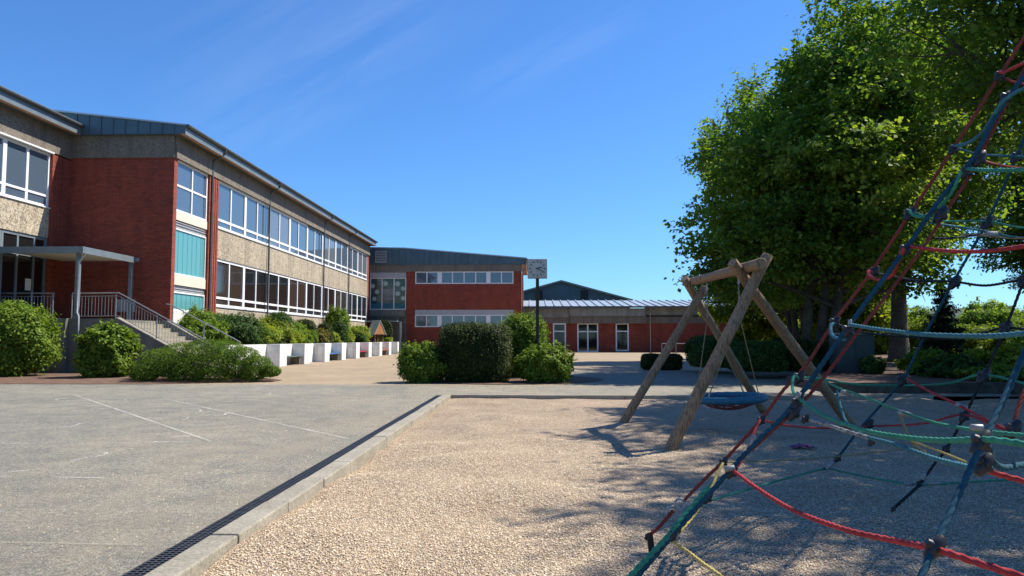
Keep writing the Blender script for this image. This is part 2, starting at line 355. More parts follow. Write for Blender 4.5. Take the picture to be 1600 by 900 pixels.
def window(parent, F, s0, s1, h0, h1, cols, rows, fw=.07, mull=None, d=-.10, glass='glass', frame='white', name='window', label=None):
    """frame is the part, its panes the sub-part; cols and rows are fractions of inner bars"""
    f = MB(); g = MB()
    f.box(*F(s0, s1, d, d + .08, h0, h0 + fw)); f.box(*F(s0, s1, d, d + .08, h1 - fw, h1))
    f.box(*F(s0, s0 + fw, d, d + .08, h0 + fw, h1 - fw)); f.box(*F(s1 - fw, s1, d, d + .08, h0 + fw, h1 - fw))
    for c in cols:
        c, wd = c if isinstance(c, tuple) else (c, fw)
        x = s0 + (s1 - s0) * c; f.box(*F(x - wd / 2, x + wd / 2, d, d + .075, h0 + fw, h1 - fw))
    for r_ in rows:
        z = h0 + (h1 - h0) * r_; f.box(*F(s0 + fw, s1 - fw, d, d + .07, z - fw * .45, z + fw * .45))
    g.box(*F(s0 + fw * .5, s1 - fw * .5, d + .015, d + .03, h0 + fw * .5, h1 - fw * .5))
    o = f.build(name, M[frame], parent)
    if label: o['label'] = label
    g.build('pane', M[glass], o); return o

# ------------------------------------------------------------------ ground
sheet('ground', [(-500, -60), (900, -60), (900, 3500), (-500, 3500)], -.3, M['meadow'], 'rough grass reaching to the far hills')
PX0, PX1, PY1 = -1.94, 30, 17.55        # gravel pit
DX0, DX1 = -2.28, -2.13                 # drain
# asphalt yard with drain and pit left open
sheet('schoolyard', [(-45, -12), (DX0, -12), (DX0, PY1 + .08), (11, PY1 + .08), (11, 31.5), (.9, 31.5), (.9, 21.6), (-45, 21.6)], 0, M['asphalt'], 'worn grey asphalt of the schoolyard')
sheet('paved_court', [(-12.9, 21.6), (.9, 21.6), (.9, 31.5), (11, 31.5), (16, 78), (-12.9, 78)], -.003, M['paver'], 'tan concrete pavers in front of the school')
sheet('planting_bed', [(-45, 21.6), (-11.2, 21.6), (-8.0, 23.2), (-8.0, 23.9), (-12.9, 29.5), (-12.9, 34), (-45, 34)], .012, M['soil'], 'brown bark bed below the terrace wall')
# gravel with soft mounds
def gravel():
    xs = np.concatenate([np.arange(PX0, 12, .12), np.arange(12, 31, 1.0)]); ys = np.concatenate([np.arange(-6, 2, 1), np.arange(2, PY1, .12), [PY1]])
    X, Y = np.meshgrid(xs, ys); rng = np.random.default_rng(3); Z = -.07 + np.zeros_like(X)
    for _ in range(70):
        a = rng.uniform(0, 2 * np.pi); k = rng.uniform(1.2, 7); ph = rng.uniform(0, 6.28); Z += .005 / (1 + .12 * k) * np.sin(k * (X * np.cos(a) + Y * np.sin(a)) + ph)
    Z -= .06 * np.exp(-((X - 2.85) ** 2 + (Y - 11.3) ** 2) / .9); Z = np.minimum(Z, -.012); nx = len(xs); v = np.stack([X, Y, Z], -1).reshape(-1, 3)
    f = [(j * nx + i, j * nx + i + 1, (j + 1) * nx + i + 1, (j + 1) * nx + i) for j in range(len(ys) - 1) for i in range(nx - 1)]
    b = MB(); b.add(v, f, True); return struct(b.build('gravel_pit', M['gravel']), 'beige pea gravel of the play area')
gravel()
def pebbles():
    rng = np.random.default_rng(5); n = 90000
    y = 3.2 + 7.5 * rng.random(n) ** 1.5; x = -1.9 + rng.random(n) * (y * .72 + 1.9 + .3)
    keep = np.abs(x) < 40; x = x[keep]; y = y[keep]; n = len(x)
    Z = -.07 + np.zeros(n); rg = np.random.default_rng(3)
    for _ in range(70):
        a = rg.uniform(0, 2 * np.pi); k = rg.uniform(1.2, 7); ph = rg.uniform(0, 6.28); Z += .005 / (1 + .12 * k) * np.sin(k * (x * np.cos(a) + y * np.sin(a)) + ph)
    Z = np.minimum(Z, -.012)
    s = rng.uniform(.004, .0095, n); base = np.array([(1, 0, 0), (0, 1, 0), (-1, 0, 0), (0, -1, 0), (0, 0, .75), (0, 0, -.6)]) 
    base[:4, 0:2] *= 1.0
    an = rng.uniform(0, 6.28, n); ca, sa = np.cos(an), np.sin(an); el = rng.uniform(.6, 1.0, n)
    bx = base[None, :, 0] * s[:, None]; by = base[None, :, 1] * (s * el)[:, None]; bz = base[None, :, 2] * s[:, None] + rng.normal(0, .0015, (n, 6))
    V = np.stack([x[:, None] + bx * ca[:, None] - by * sa[:, None], y[:, None] + bx * sa[:, None] + by * ca[:, None], Z[:, None] + .004 + bz], -1).reshape(-1, 3)
    F = np.array([(0, 1, 4), (1, 2, 4), (2, 3, 4), (3, 0, 4)]); F = (F[None] + (np.arange(n) * 6)[:, None, None]).reshape(-1, 3)
    o = raw_mesh('pebbles', V, F, M['pebble'], np.repeat(rng.random(n), 4), 3); return tag(o, 'loose pebbles lying on top of the gravel', 'pebbles', kind='stuff')
def raw_mesh(name, V, F, m, tint, k, parent=None, smooth=False):
    me = bpy.data.meshes.new(name); nf = len(F)
    me.vertices.add(len(V)); me.vertices.foreach_set('co', V.astype(np.float32).ravel())
    me.loops.add(nf * k); me.loops.foreach_set('vertex_index', F.astype(np.int32).ravel())
    me.polygons.add(nf); me.polygons.foreach_set('loop_start', np.arange(0, nf * k, k, dtype=np.int32))
    if smooth: me.polygons.foreach_set('use_smooth', np.ones(nf, bool))
    me.update(calc_edges=True)
    a = me.attributes.new('tint', 'FLOAT', 'FACE'); a.data.foreach_set('value', tint.astype(np.float32))
    me.materials.append(m); o = bpy.data.objects.new(name, me); col.objects.link(o); o.parent = parent; return o
def peb_mat():
    m = mat('pebble_stone', rough=.8); a = nn(m, 'ShaderNodeAttribute', attribute_name='tint')
    setc(m, ramp(m, a.outputs['Fac'], [(0, (.28, .18, .11)), (.2, (.45, .34, .21)), (.55, (.58, .46, .30)), (.85, (.72, .61, .44)), (1, (.44, .36, .28))])); return m
M['pebble'] = peb_mat()
pebbles()
def strays():
    rng = np.random.default_rng(8); n = 1000; d = rng.exponential(1.3, n); y = rng.uniform(2.5, 17, n); x = -2.32 - d; s = rng.uniform(.003, .008, n)
    base = np.array([(1, 0, 0), (0, 1, 0), (-1, 0, 0), (0, -1, 0), (0, 0, 1.0)]); V = np.stack([x, y, np.full(n, .001)], -1)[:, None] + base[None] * s[:, None, None]; V = V.reshape(-1, 3)
    F = np.array([(0, 1, 4), (1, 2, 4), (2, 3, 4), (3, 0, 4)]); F = (F[None] + (np.arange(n) * 5)[:, None, None]).reshape(-1, 3)
    tag(raw_mesh('pebbles', V, F, M['pebble'], np.repeat(rng.random(n), 4), 3), 'stray pebbles scattered on the asphalt beside the drain', 'pebbles', kind='stuff')
strays()
# kerb and end kerb
kb = MB(); y = -3.0
while y < PY1:
    L_ = min(1.0, PY1 + .08 - y); dx = random.uniform(-.006, .006); dz = random.uniform(-.005, .004)
    kb.box(DX1 + dx, PX0 + dx, y + .004, y + L_ - .004, -.3, .022 + dz); y += 1.0
struct(kb.build('kerb', M['kerb'], bevel=.012), 'pale concrete kerb between drain and gravel')
kb = MB(); x = PX0
while x < 9: kb.box(x + .004, x + .996, PY1 + .003, PY1 + .08, -.3, .012 + random.uniform(-.004, .004)); x += 1
struct(kb.build('kerb', M['kerb'], bevel=.008), 'thin far edging stone of the gravel')
# drain channel: a trough with a slotted grate, metre by metre
dr = empty('drainage_channel', (DX0 + .07, 7, -.1), 'long black slotted drain running beside the gravel kerb', 'drain')
tb = MB(); tb.box(DX0 + .002, DX1 - .002, -3, PY1, -.12, -.09); tb.build('trough', M['ironblack'], dr)
y = -1.0
while y < PY1 - .5:
    g = MB(); y1 = min(y + .99, PY1)
    for k in range(4):
        xx = DX0 + .012 + k * .0405; g.box(xx - .004, xx + .004, y, y1, -.03, .002)
    t = y + .02
    while t < y1: g.box(DX0 + .006, DX1 - .006, t, t + .014, -.028, .0035); t += .042
    g.build('grate', M['grate'], dr); y += 1.0

# painted lines and chalk
def strip(pts, wd, z=.004, b=None):
    b = b or MB(); P = [Vector((p[0], p[1], 0)) for p in pts]
    L1, R1 = [], []
    for i, p in enumerate(P):
        t = (P[min(i + 1, len(P) - 1)] - P[max(i - 1, 0)]).normalized(); n = Vector((-t.y, t.x, 0)) * wd / 2
        L1.append((p.x + n.x, p.y + n.y, z)); R1.append((p.x - n.x, p.y - n.y, z))
    k = len(P); b.add(L1 + R1, [(i, k + i, k + i + 1, i + 1) for i in range(k - 1)]); return b
def gpl(*uv): return [gp(u, v) for u, v in uv]
for uv, wd, mm, lb in (([(115, 617), (330, 690)], .055, 'line', 'white court line running diagonally left of the other'),
                   ([(330, 691), (-60, 694)], .045, 'line', 'white court line running level across the asphalt'),
                   ([(260, 624), (545, 686)], .055, 'line', 'white court line nearest the drain'),
                   ([(262, 624), (620, 622)], .05, 'line_faint', 'faint court line along the far side of the yard'),
                   ([(-60, 847), (215, 852)], .035, 'line_faint', 'faded yellowish line at the bottom left'),
                   ([(83, 746), (163, 747)], .04, 'chalk', 'short white chalk dash on the asphalt'),
                   ([(-60, 609), (96, 611)], .06, 'line_faint', 'faint line before the left shrub bed'),
                   ([(250, 748), (440, 752)], .03, 'line_faint', 'faint scuffed line near the drain')):
    struct(strip(gpl(*uv), wd).build('painted_line', M[mm]), lb)
ch = MB(); rng = random.Random(11)
for (u, v, s) in ((66, 735, 1.2), (110, 712, .8), (160, 660, .9), (235, 690, .5), (300, 640, .6), (250, 684, .4), (130, 635, .5), (400, 606, .8), (440, 610, .8), (470, 604, .6), (350, 612, .7), (20, 745, .8), (205, 625, .5), (280, 657, .5), (80, 626, .6), (420, 614, .6), (330, 650, .5), (520, 612, .5)):
    c = gp(u, v); a = rng.uniform(0, 6.28); pts = []; p = Vector((c.x, c.y, 0))
    for i in range(14): a += rng.uniform(-.7, .75); p = p + Vector((math.cos(a), math.sin(a) * 1.6, 0)) * .07 * s; pts.append(p.copy())
    strip(pts, .04, .0045 + .0002 * rng.random(), ch)
struct(ch.build('chalk_marks', M['chalk']), 'faded chalk scribbles on the asphalt')

# ------------------------------------------------------------------ the school, main wing
FXM, GY, EY = -16.0, 32.7, 72.3        # facade x, gable y, far end y
hz = lambda slope: xp(330, 530 - slope * 505, -16.0).z
H_RB = xp(281, 188, FXM + .72).z                            # eaves
def roof_edge(parent, x0, y0, y1, h, side=1):
    """gutter, fascia and timber soffit along an eave at x0 + .8"""
    g = MB(); xe = x0 + .64
    n = 6; pr = [(xe - .02 + .085 + .085 * math.cos(math.pi + math.pi * i / n), h + .02 + .10 * math.sin(math.pi + math.pi * i / n)) for i in range(n + 1)]
    g.prism(pr + [(xe + .13, h + .05), (xe - .02, h + .05)], 'y', y0, y1); g.build('gutter', M['gutter'], parent)
    MB().box(xe - .045, xe - .02, y0 + .01, y1 - .01, h - .40, h + .03).build('fascia', M['fascia'], parent)
    MB().box(xe - .24, xe - .05, y0 + .02, y1 - .02, h - .39, h - .35).build('soffit', M['soffit'], parent)
    MB().box(x0 - .02, xe - .245, y0 + .02, y1 - .02, h - .385, h - .35).build('eaves_board', M['gutter'], parent)
def downpipe(parent, x0, y, h, h0=0.0):
    xe = x0 + .72
    pts = [(xe, y, h - .02), (xe, y, h - .22), (xe - .06, y, h - .3), (x0 + .17, y, h - .62), (x0 + .10, y, h - .72), (x0 + .10, y, h - .9), (x0 + .10, y, h0)]
    b = MB().tube(pts, .05, 10); b.tube([(x0 + .10, y, h - .95), (x0 + .10, y, h - .85)], .06, 10); b.tube([(xe, y, h - .05), (xe, y, h + .01)], .065, 10); b.build('downpipe', M['gutter'], parent)
A = empty('school_building', (-22, 50, 0), 'long two-storey brick and concrete school wing behind the white planters', 'school building')
hb, ht = hz(.351), hz(.505)             # upper windows
lb, lt = hz(.1026), hz(.2557)           # lower windows
WY0, WY1 = 37.35, 71.8; BAY = (WY1 - WY0) / 9
F = FX(FXM)
core = MB(); core.box(-28, FXM - .35, GY + .3, EY, 0, 10.2); core.build('inner_wall', M['dark_shadeconc'], A)
for i in range(9):                       # storey-high panels with open joints
    y0 = WY0 + i * BAY; j = .012; p = MB()
    p.box(*F(y0 + j, y0 + BAY - j, -.3, 0, lt, hb))
    p.build('spandrel_panel', M['aggregate'], A)
    MB().box(*F(y0 + j, y0 + BAY - j, -.3, 0, .0, lb)).build('spandrel_panel', M['aggregate'], A)
t = MB(); t.box(*F(GY + .02, WY1 + .5, -.3, .10, ht, H_RB - .36)); t.box(-20.7, FXM, GY - .06, GY + .3, ht, H_RB - .36); t.build('eaves_band', M['dark_shadeconc'], A)
wl = MB(); wl.box(-20.95, FXM - .3, GY, GY + .3, 0, ht); wl.box(*F(GY, GY + .32, -.3, 0.001, 0, ht)); wl.build('gable_wall', M['brick'], A)
for s in range(2):
    for i in range(9):
        y0 = WY0 + i * BAY; h0, h1 = ((lb, lt), (hb, ht))[s]
        wn = window(A, F, y0 + .004, y0 + BAY - .004, h0, h1, [(.48, .12)], [.19], fw=.135, d=-.13, glass=('glass_low', 'glass')[s] if (i * 7 + s) % 3 else ('glass_lowb', 'glass_b')[s])
        if s == 0 and i in (1, 2, 3, 4):
            dq = MB(); rq = random.Random(i)
            for _ in range(16): yy, zz = y0 + rq.uniform(.3, BAY - .3), h0 + rq.uniform(.75, 1.5); r_ = rq.uniform(.04, .1); dq.prism([(yy - r_, zz), (yy, zz - r_ * .7), (yy + r_, zz), (yy, zz + r_)], 'x', FXM - .112, FXM - .108)
            dq.build('paper_decoration', M['cream'], wn)
sl = MB()
for h in (lb, hb): sl.box(*F(WY0, WY1, -.04, .05, h - .035, h + .0))
sl.build('window_sill', M['greypanel'], A)
# dark blind boxes at the head of some upper windows
for i in (4, 5, 6):
    y0 = WY0 + i * BAY; MB().box(*F(y0 + .1, y0 + BAY - .1, -.03, .012, ht - .14, ht - .01)).build('blind_box', M['black'], A)
# stair bay with teal glass
SB0, SB1 = GY + .32, 36.25
window(A, F, SB0, SB1, hz(.359), ht, [.5], [.51], fw=.10, d=-.13)
for k, (a, b, c, d_) in enumerate(((hz(.335), hz(.359), hz(.312), hz(.181)), (hz(.152), hz(.181), hz(.134), hz(.080)))):
    MB().box(*F(SB0, SB1, -.2, -.02, a, b)).build('cream_panel', M['cream'], A)
    v = MB(); hh = c
    v.box(*F(SB0, SB1, -.16, -.12, c, a))
    for q in range(3): v.box(*F(SB0, SB1, -.12, -.07, c + .03 + q * (a - c) / 3, c + .07 + q * (a - c) / 3))
    v.build('vent_louvre', M['greypanel'], A)
    window(A, F, SB0, SB1, d_, c, [], [], fw=.07, d=-.13, glass='glass_teal')
    v = MB(); n = 7
    for q in range(1, n): x = SB0 + (SB1 - SB0) * q / n; v.box(*F(x - .012, x + .012, -.114, -.10, d_ + .06, c - .06))
    v.build('glazing_bar', M['greypanel'], A)
MB().box(*F(SB0, SB1, -.25, -.03, 0, hz(.080))).build('cream_panel', M['white_wall'], A)
br = MB(); yy = SB1
while yy < WY0 - .05: br.box(*F(yy + .03, yy + .2, -.3, .05, 0, ht)); br.box(*F(yy, yy + .03, -.3, -.03, 0, ht)); yy += .23
br.build('brick_pier', M['brick'], A)
br = MB(); br.box(*F(WY1, EY, -.3, -.0, 0, ht)); br.build('brick_pier', M['brick'], A)
roof_edge(A, FXM, GY - .35, EY + .4, H_RB)
for u in (329, 420, 506.5, 545.6): downpipe(A, FXM, xp(u, 400, FXM + .1).y, H_RB)
VR = yp(113, 173, GY - .3).z - .08; VS = (VR - H_RB) / (20.9 + FXM + .6)
# roof: shallow rise to a ridge, zinc verge with standing seams on the gable
rf = MB(); rf.prism([(FXM + .62, H_RB + .06), (FXM + .62, H_RB), (-27, H_RB + VS * 11.6), (-38, H_RB), (-38, H_RB + .06), (-27, H_RB + VS * 11.6 + .08)], 'y', GY - .36, EY + .5); rf.build('roof', M['zinc_roof'], A)
vg = MB(); vg.prism([(FXM + .6, H_RB - .36), (FXM + .6, H_RB - .005), (-20.9, VR - .01), (-20.9, H_RB - .36)], 'y', GY - .30, GY - .02)
x = FXM + .1
while x > -20.8: vg.box(x - .012, x + .012, GY - .335, GY - .295, H_RB - .37, H_RB - .02 + (FXM + .6 - x) * VS); x -= .55
vg.build('verge_cladding', M['zinc'], A)
vt = MB(); vt.box(-18.35, -17.55, GY - .03, GY + .01, 2.5, 3.05)
vt.build('wall_vent', M['greypanel'], A)

# west wing, towards the left edge
WX = -20.7; F = FX(WX)
hw = xp(0, 210, WX).z; sh_ = xp(0, 304, WX).z
B = empty('school_wing', (-27, 25, 0), 'near school wing with large windows at the left edge', 'school building')
MB().box(-34, WX - .35, 14, GY, 0, 10.2).build('inner_wall', M['dark_shadeconc'], B)
MB().box(WX - .3, WX + .08, 14, GY - .07, hw + .07, H_RB - .36).build('eaves_band', M['dark_shadeconc'], B)
hw = xp(0, 210, WX).z; sh_ = xp(0, 304, WX).z

wy = 31.35
MB().box(WX - .3, WX, 14, wy - .01, 5.60, sh_ - .04).build('spandrel_panel', M['aggregate'], B)
b = MB(); yy = wy
while yy < GY - .05: b.box(*F(yy + .015, yy + .21, -.3, .06, 2.08, hw)); b.box(*F(yy, yy + .015, -.3, .03, 2.08, hw)); yy += .225
b.build('brick_pier', M['brick'], B)
b = MB(); hh = 2.1
for k in range(6):
    y1 = wy - k * 2.75; y0 = y1 - 2.74
    window(B, F, y0, y1, sh_, hw, [(.49, .14)], [.21], fw=.10, d=-.13)
    window(B, F, y0, y1, 2.08, 5.59, [(.35, .10), (.72, .10)], [.76], fw=.12, d=-.13, glass='glass_dark', frame='galvdark' if k < 2 else 'white', name='glazed_door' if k < 2 else 'window')
MB().box(*F(14, wy, -.03, .06, sh_ - .04, sh_)).build('window_sill', M['white'], B)
MB().box(*F(14, wy, -.02, .14, hw + .0, hw + .06)).build('head_trim', M['white'], B)
MB().box(WX - .3, WX, 14, GY, 0, 2.07).build('base_wall', M['concrete'], B)
MB().box(*F(30.15, 30.5, -.088, -.08, 3.3, 3.78)).build('paper_notice', M['white'], B)
roof_edge(B, WX, 14, GY - .36, H_RB)
rf = MB(); rf.prism([(WX + .62, H_RB + .06), (WX + .62, H_RB), (-28, H_RB + .62), (-38, H_RB), (-38, H_RB + .06), (-28, H_RB + .70)], 'y', 14, GY - .37); rf.build('roof', M['zinc_roof'], B)

# terrace, stairs, canopy
TH = 2.08; TF = 28.9
T_ = empty('entrance_terrace', (-18, 30, 0), 'raised concrete terrace with steps below the brick gable', 'terrace')
MB().box(WX, -16.3, TF + .26, GY - .003, 0, TH).build('terrace_slab', M['concrete'], T_)
xw = yp(100, 520, TF - .25).x
b = MB(); b.box(WX - 4, xw, TF - .25, TF + .25, 0, TH + .03); b.build('retaining_wall', M['concrete'], T_, bevel=.01)
b = MB(); b.prism([(xw + .01, 0), (xw + .01, TH + .02), (-16.25, TH + .02), (-12.35, .02), (-12.35, 0)], 'y', TF, TF + .25); b.build('retaining_wall', M['concrete'], T_)
b = MB(); b.prism([(-16.25, TH + .03), (-16.25, TH + .07), (-12.35, .07), (-12.35, .03)], 'y', TF - .02, TF + .27); b.build('coping', M['kerb'], T_)
b = MB(); n = 12
for k in range(n):
    x0 = -16.3 + k * .325; h = TH - (k + 1) * TH / (n + .0) + .0
    b.box(x0, x0 + .325, TF + .26, 32.2, 0, max(h + TH / n * .0, .02)); b.box(x0 - .01, x0 + .03 + .3, TF + .262, 32.198, max(h, .02), max(h, .02) + .035)
b.build('step', M['kerb'], T_)
b = MB(); b.prism([(-16.3, 0), (-16.3, TH + .02), (-15.9, TH + .02), (-12.35, .12), (-12.35, 0)], 'y', 32.2, 32.45); b.build('retaining_wall', M['concrete'], T_)
def railing(pts, cat_label, dens=.13, H=.98, posts=None):
    root = empty('railing', pts[0], cat_label, 'railing', 'steel railings of the terrace')
    top = [(p[0], p[1], p[2] + H) for p in pts]; low = [(p[0], p[1], p[2] + H - .12) for p in pts]; bot = [(p[0], p[1], p[2] + .08) for p in pts]
    MB().tube(top, .024, 8).build('handrail', M['galv'], root)
    if dens:
        b = MB(); b.tube(low, .013, 6); b.tube(bot, .013, 6); b.build('rail', M['galv'], root)
        b = MB()
        for a, c in zip(pts[:-1], pts[1:]):
            a, c = Vector(a), Vector(c); n = max(2, int((c - a).length / dens))
            for i in range(1, n):
                q = a + (c - a) * i / n; b.tube([q + Vector((0, 0, .08)), q + Vector((0, 0, H - .12))], .0085, 5, False)
        b.build('balusters', M['galv'], root)
    for q in posts or pts: MB().tube([(q[0], q[1], q[2] - .05), (q[0], q[1], q[2] + H)], .025, 8).build('post', M['galv'], root)
    return root
railing([(WX - 1, TF - .05, TH + .03), (-18.7, TF - .05, TH + .03)], 'steel baluster railing left of the canopy post', posts=[(WX - .5, TF - .05, TH), (-19.6, TF - .05, TH), (-18.75, TF - .05, TH)])
railing([(-18.1, TF + .12, TH + .03), (-16.25, TF + .12, TH + .05), (-12.6, TF + .12, .20)], 'steel baluster railing following the front edge of the steps', posts=[(-18.1, TF + .12, TH), (-16.35, TF + .12, TH), (-14.7, TF + .12, 1.25), (-12.6, TF + .12, .2)])
railing([(-16.0, 32.32, 1.85), (-15.75, 32.32, 1.8), (-12.7, 32.32, .2)], 'plain steel handrail along the back edge of the steps', dens=0, posts=[(-15.7, 32.32, 1.75), (-14.3, 32.32, 1.05), (-12.7, 32.32, .2)])
C_ = empty('entrance_canopy', (-19, 30, TH), 'flat grey steel canopy above the terrace door', 'canopy')
CX1, CY0, CY1, CH = -17.4, 28.45, 32.3, yp(111, 385, 28.45).z
MB().box(WX + .1, CX1 - .02, CY0 + .02, CY1, CH - .17, CH - .10).build('roof_deck', M['cream'], C_)
b = MB(); b.box(WX + .02, CX1 + .02, CY0 - .02, CY0 + .02, CH - .26, CH); b.build('fascia', M['galvdark'], C_)
b = MB(); b.box(CX1 - .02, CX1 + .02, CY0 + .021, CY1, CH - .26, CH - .002); b.build('fascia', M['fascia'], C_)
b = MB(); b.box(WX + .1, CX1, CY0 + .02, CY1, CH - .10, CH - .03); b.build('roof_sheet', M['zinc_roof'], C_)
MB().tube([(CX1 + .02, CY1 - .05, CH - .12), (CX1 + .18, CY1 - .05, CH - .12)], .09, 10).build('gutter_end', M['galvdark'], C_)
for (x, y) in ((-17.75, CY0 + .32), (-17.5, CY1 - .15)): MB().box(x - .07, x + .07, y - .07, y + .07, TH, CH - .17).build('post', M['galvdark'], C_)
MB().tube([(-17.42, CY0 + .2, CH - .25), (-17.5, CY0 + .14, CH - .45), (-17.62, CY0 + .12, CH - .6), (-17.62, CY0 + .12, TH + .25), (-17.52, CY0 + .08, TH + .1), (-17.5, CY0 + .08, TH - .9)], .04, 8).build('downpipe', M['galv'], C_)

# ------------------------------------------------------------------ white planters with benches
PL = empty('planter_wall', (-12.5, 50, 0), 'white rendered planter wall with projecting piers along the paving', 'planter wall')
PH, PF, PBK = 1.06, -12.0, -12.65
b = MB(); b.box(PBK - .15, PBK, 31, 67, 0, PH); b.build('back_wall', M['white_wall'], PL)
piers = [35.4 + 3.83 * k for k in range(9)]
for k, y0 in enumerate(piers):
    MB().box(PBK, PF, y0, y0 + (1.0 if k < 8 else .7), 0, PH + .004).build('pier', M['white_wall'], PL, bevel=.01)
b = MB(); b.box(-15.95, PBK - .16, 32.5, 67, 0, .86); struct(b.build('raised_bed', M['soil']), 'raised planting bed behind the planters')
for k, (c, lbn) in enumerate((((.10, .14, .13), 'dark green'), ((.05, .16, .36), 'blue'), ((.42, .02, .03), 'red'), ((.55, .16, .05), 'orange'))):
    y0, y1 = piers[2 * k] + 1.0, piers[2 * k + 1]
    m_ = mottled('bench_paint_' + lbn.replace(' ', '_'), tuple(q * .8 for q in c), c, 5, .5, .1, .003)
    e = empty('bench', (PBK + .3, (y0 + y1) / 2, 0), lbn + ' bench between two white planter piers', 'bench', 'benches between the planter piers')
    s = MB()
    for q in range(3): s.box(PBK + .03 + q * .19, PBK + .2 + q * .19, y0 + .03, y1 - .03, .41, .455)
    s.build('seat', m_, e, bevel=.006)
    for yy in (y0 + .25, y1 - .35): MB().box(PBK + .06, PBK + .5, yy, yy + .1, 0, .409).build('support', M['concrete'], e)
# little roofed hut behind the planter
c = yp(588, 536, 64.4); cx, cy = c.x, 64.4
Hh = empty('play_hut', (cx, cy, .86), 'small wooden hut with a pale pitched roof above the planters', 'hut')
for dx in (-.4, .4):
    for dy in (-.36, .36): MB().box(cx + dx - .05, cx + dx + .05, cy + dy - .05, cy + dy + .05, .86, 1.95).build('post', M['wood_dark'], Hh)
b = MB(); b.prism([(cx - .66, 1.66), (cx, 2.92), (cx + .66, 1.66), (cx + .6, 1.66), (cx, 2.82), (cx - .6, 1.66)], 'y', cy - .58, cy + .58); b.build('roof', mottled('pale_roof_felt', (.22, .28, .25), (.30, .36, .32), 3, .8, .1, .003), Hh)
b = MB(); b.prism([(cx - .56, 1.72), (cx + .56, 1.72), (cx, 2.78)], 'y', cy - .55, cy - .51); b.build('gable_board', mottled('orange_wood', (.40, .16, .06), (.5, .22, .09), 4, .7, .1, .003), Hh)
b = MB(); b.prism([(cx - .56, 1.72), (cx + .56, 1.72), (cx, 2.78)], 'y', cy + .51, cy + .55); b.build('gable_board', M['wood_dark'], Hh)
Hh.rotation_euler = (0, 0, R(48))

# ------------------------------------------------------------------ end block
NY = 74.0; F = FY(NY)
D_ = empty('school_block', (-8, 78, 0), 'red brick school block with two rows of windows facing the yard', 'school building')
X = lambda u: yp(u, 500, NY).x
Hn = lambda v: yp(720, v, NY).z
xL, xB, xR = X(566), X(634.6), X(815)
MB().box(xL - 3, xR - .3, NY + .3, NY + 14, 0, Hn(414)).build('inner_wall', M['dark_shadeconc'], D_)
w0, w1 = X(648.3), X(802.3)
b = MB(); b.box(xB, w0, NY, NY + .3, 0, Hn(424)); b.box(w1, xR, NY, NY + .3, 0, Hn(424)); b.box(w0, w1, NY, NY + .3, 0, Hn(511)); b.box(w0, w1, NY, NY + .3, Hn(484), Hn(443.5)); b.box(xR - .3, xR, NY + .3, NY + 14, 0, Hn(424)); b.build('wall', M['brick'], D_)
MB().box(w0, w1, NY + .02, NY + .3, Hn(491.6), Hn(484)).build('grey_panel', M['greypanel'], D_)
MB().box(xB - .02, xR + .05, NY - .05, NY + .3, Hn(424), Hn(413.5)).build('eaves_band', M['dark_shadeconc'], D_)
for (a, c, n) in ((648.3, 684.6, 2), (688.5, 761.2, 4), (764.6, 802.3, 2)):
    for (v0, v1) in ((443.5, 424.2), (511, 491.8)):
        window(D_, F, X(a), X(c), Hn(v0), Hn(v1), [i / n for i in range(1, n)], [], fw=.10, d=-.10)
for a in (684.6, 761.2): MB().box(X(a), X(a + 3.9), NY + .03, NY + .2, Hn(443.5), Hn(424.2)).build('mullion', M['white'], D_); MB().box(X(a), X(a + 3.9), NY + .03, NY + .2, Hn(511), Hn(491.8)).build('mullion', M['white'], D_)
# zinc attic with falling roofline
xa, xb, xc = X(540), X(632), X(822.5)
rl = lambda x, o=0: Hn(388.3) + (Hn(404.5) - Hn(388.3)) * max(0, (x - xb) / (xc - xb)) + o
b = MB(); b.prism([(xa, Hn(413.6)), (xc, Hn(413.6)), (xc, rl(xc)), (xb, rl(xb)), (xa, rl(xb) + .1)], 'y', NY - .12, NY + .2)
x = xa + .3
while x < xc - .05: b.box(x - .015, x + .015, NY - .16, NY - .115, Hn(413.6), rl(x) + (.0 if x > xb else .0)); x += .62
b.build('verge_cladding', M['zinc'], D_)
b = MB(); b.prism([(xa, rl(xb) + .10), (xb, rl(xb) + .005), (xc + .05, rl(xc)), (xc + .05, rl(xc) + .1), (xb, rl(xb) + .1), (xa, rl(xb) + .2)], 'y', NY - .2, NY + 14); b.build('roof', M['zinc_roof'], D_)
b = MB(); lx0, lx1, lz0, lz1 = X(586), X(603.4), Hn(410), Hn(392)
for q in (0, 1): b.box(lx0 if q == 0 else lx1 - .06, lx0 + .06 if q == 0 else lx1, NY - .22, NY - .12, lz0, lz1); b.box(lx0 + .061, lx1 - .061, NY - .22, NY - .12, lz0 if q == 0 else lz1 - .06, lz0 + .06 if q == 0 else lz1)
for q in range(6): z = lz0 + .1 + q * .165; b.box(lx0 + .06, lx1 - .06, NY - .20, NY - .13, z, z + .06)
b.build('vent_louvre', M['greypanel'], D_)
MB().box(xR + .0, xc, NY - .04, NY + 13, Hn(413), Hn(411)).build('soffit', M['soffit'], D_)
MB().tube([(xc - .1, NY - .1, Hn(408)), (xc - .1, NY - .1, Hn(421)), (xR + .12, NY - .06, Hn(424)), (xR + .12, NY - .06, 0)], .06, 8).build('downpipe', M['gutter'], D_)
MB().box(xc - .06, xc + .12, NY - .18, NY + 13, rl(xc) - .14, rl(xc) - .002).build('gutter', M['gutter'], D_)
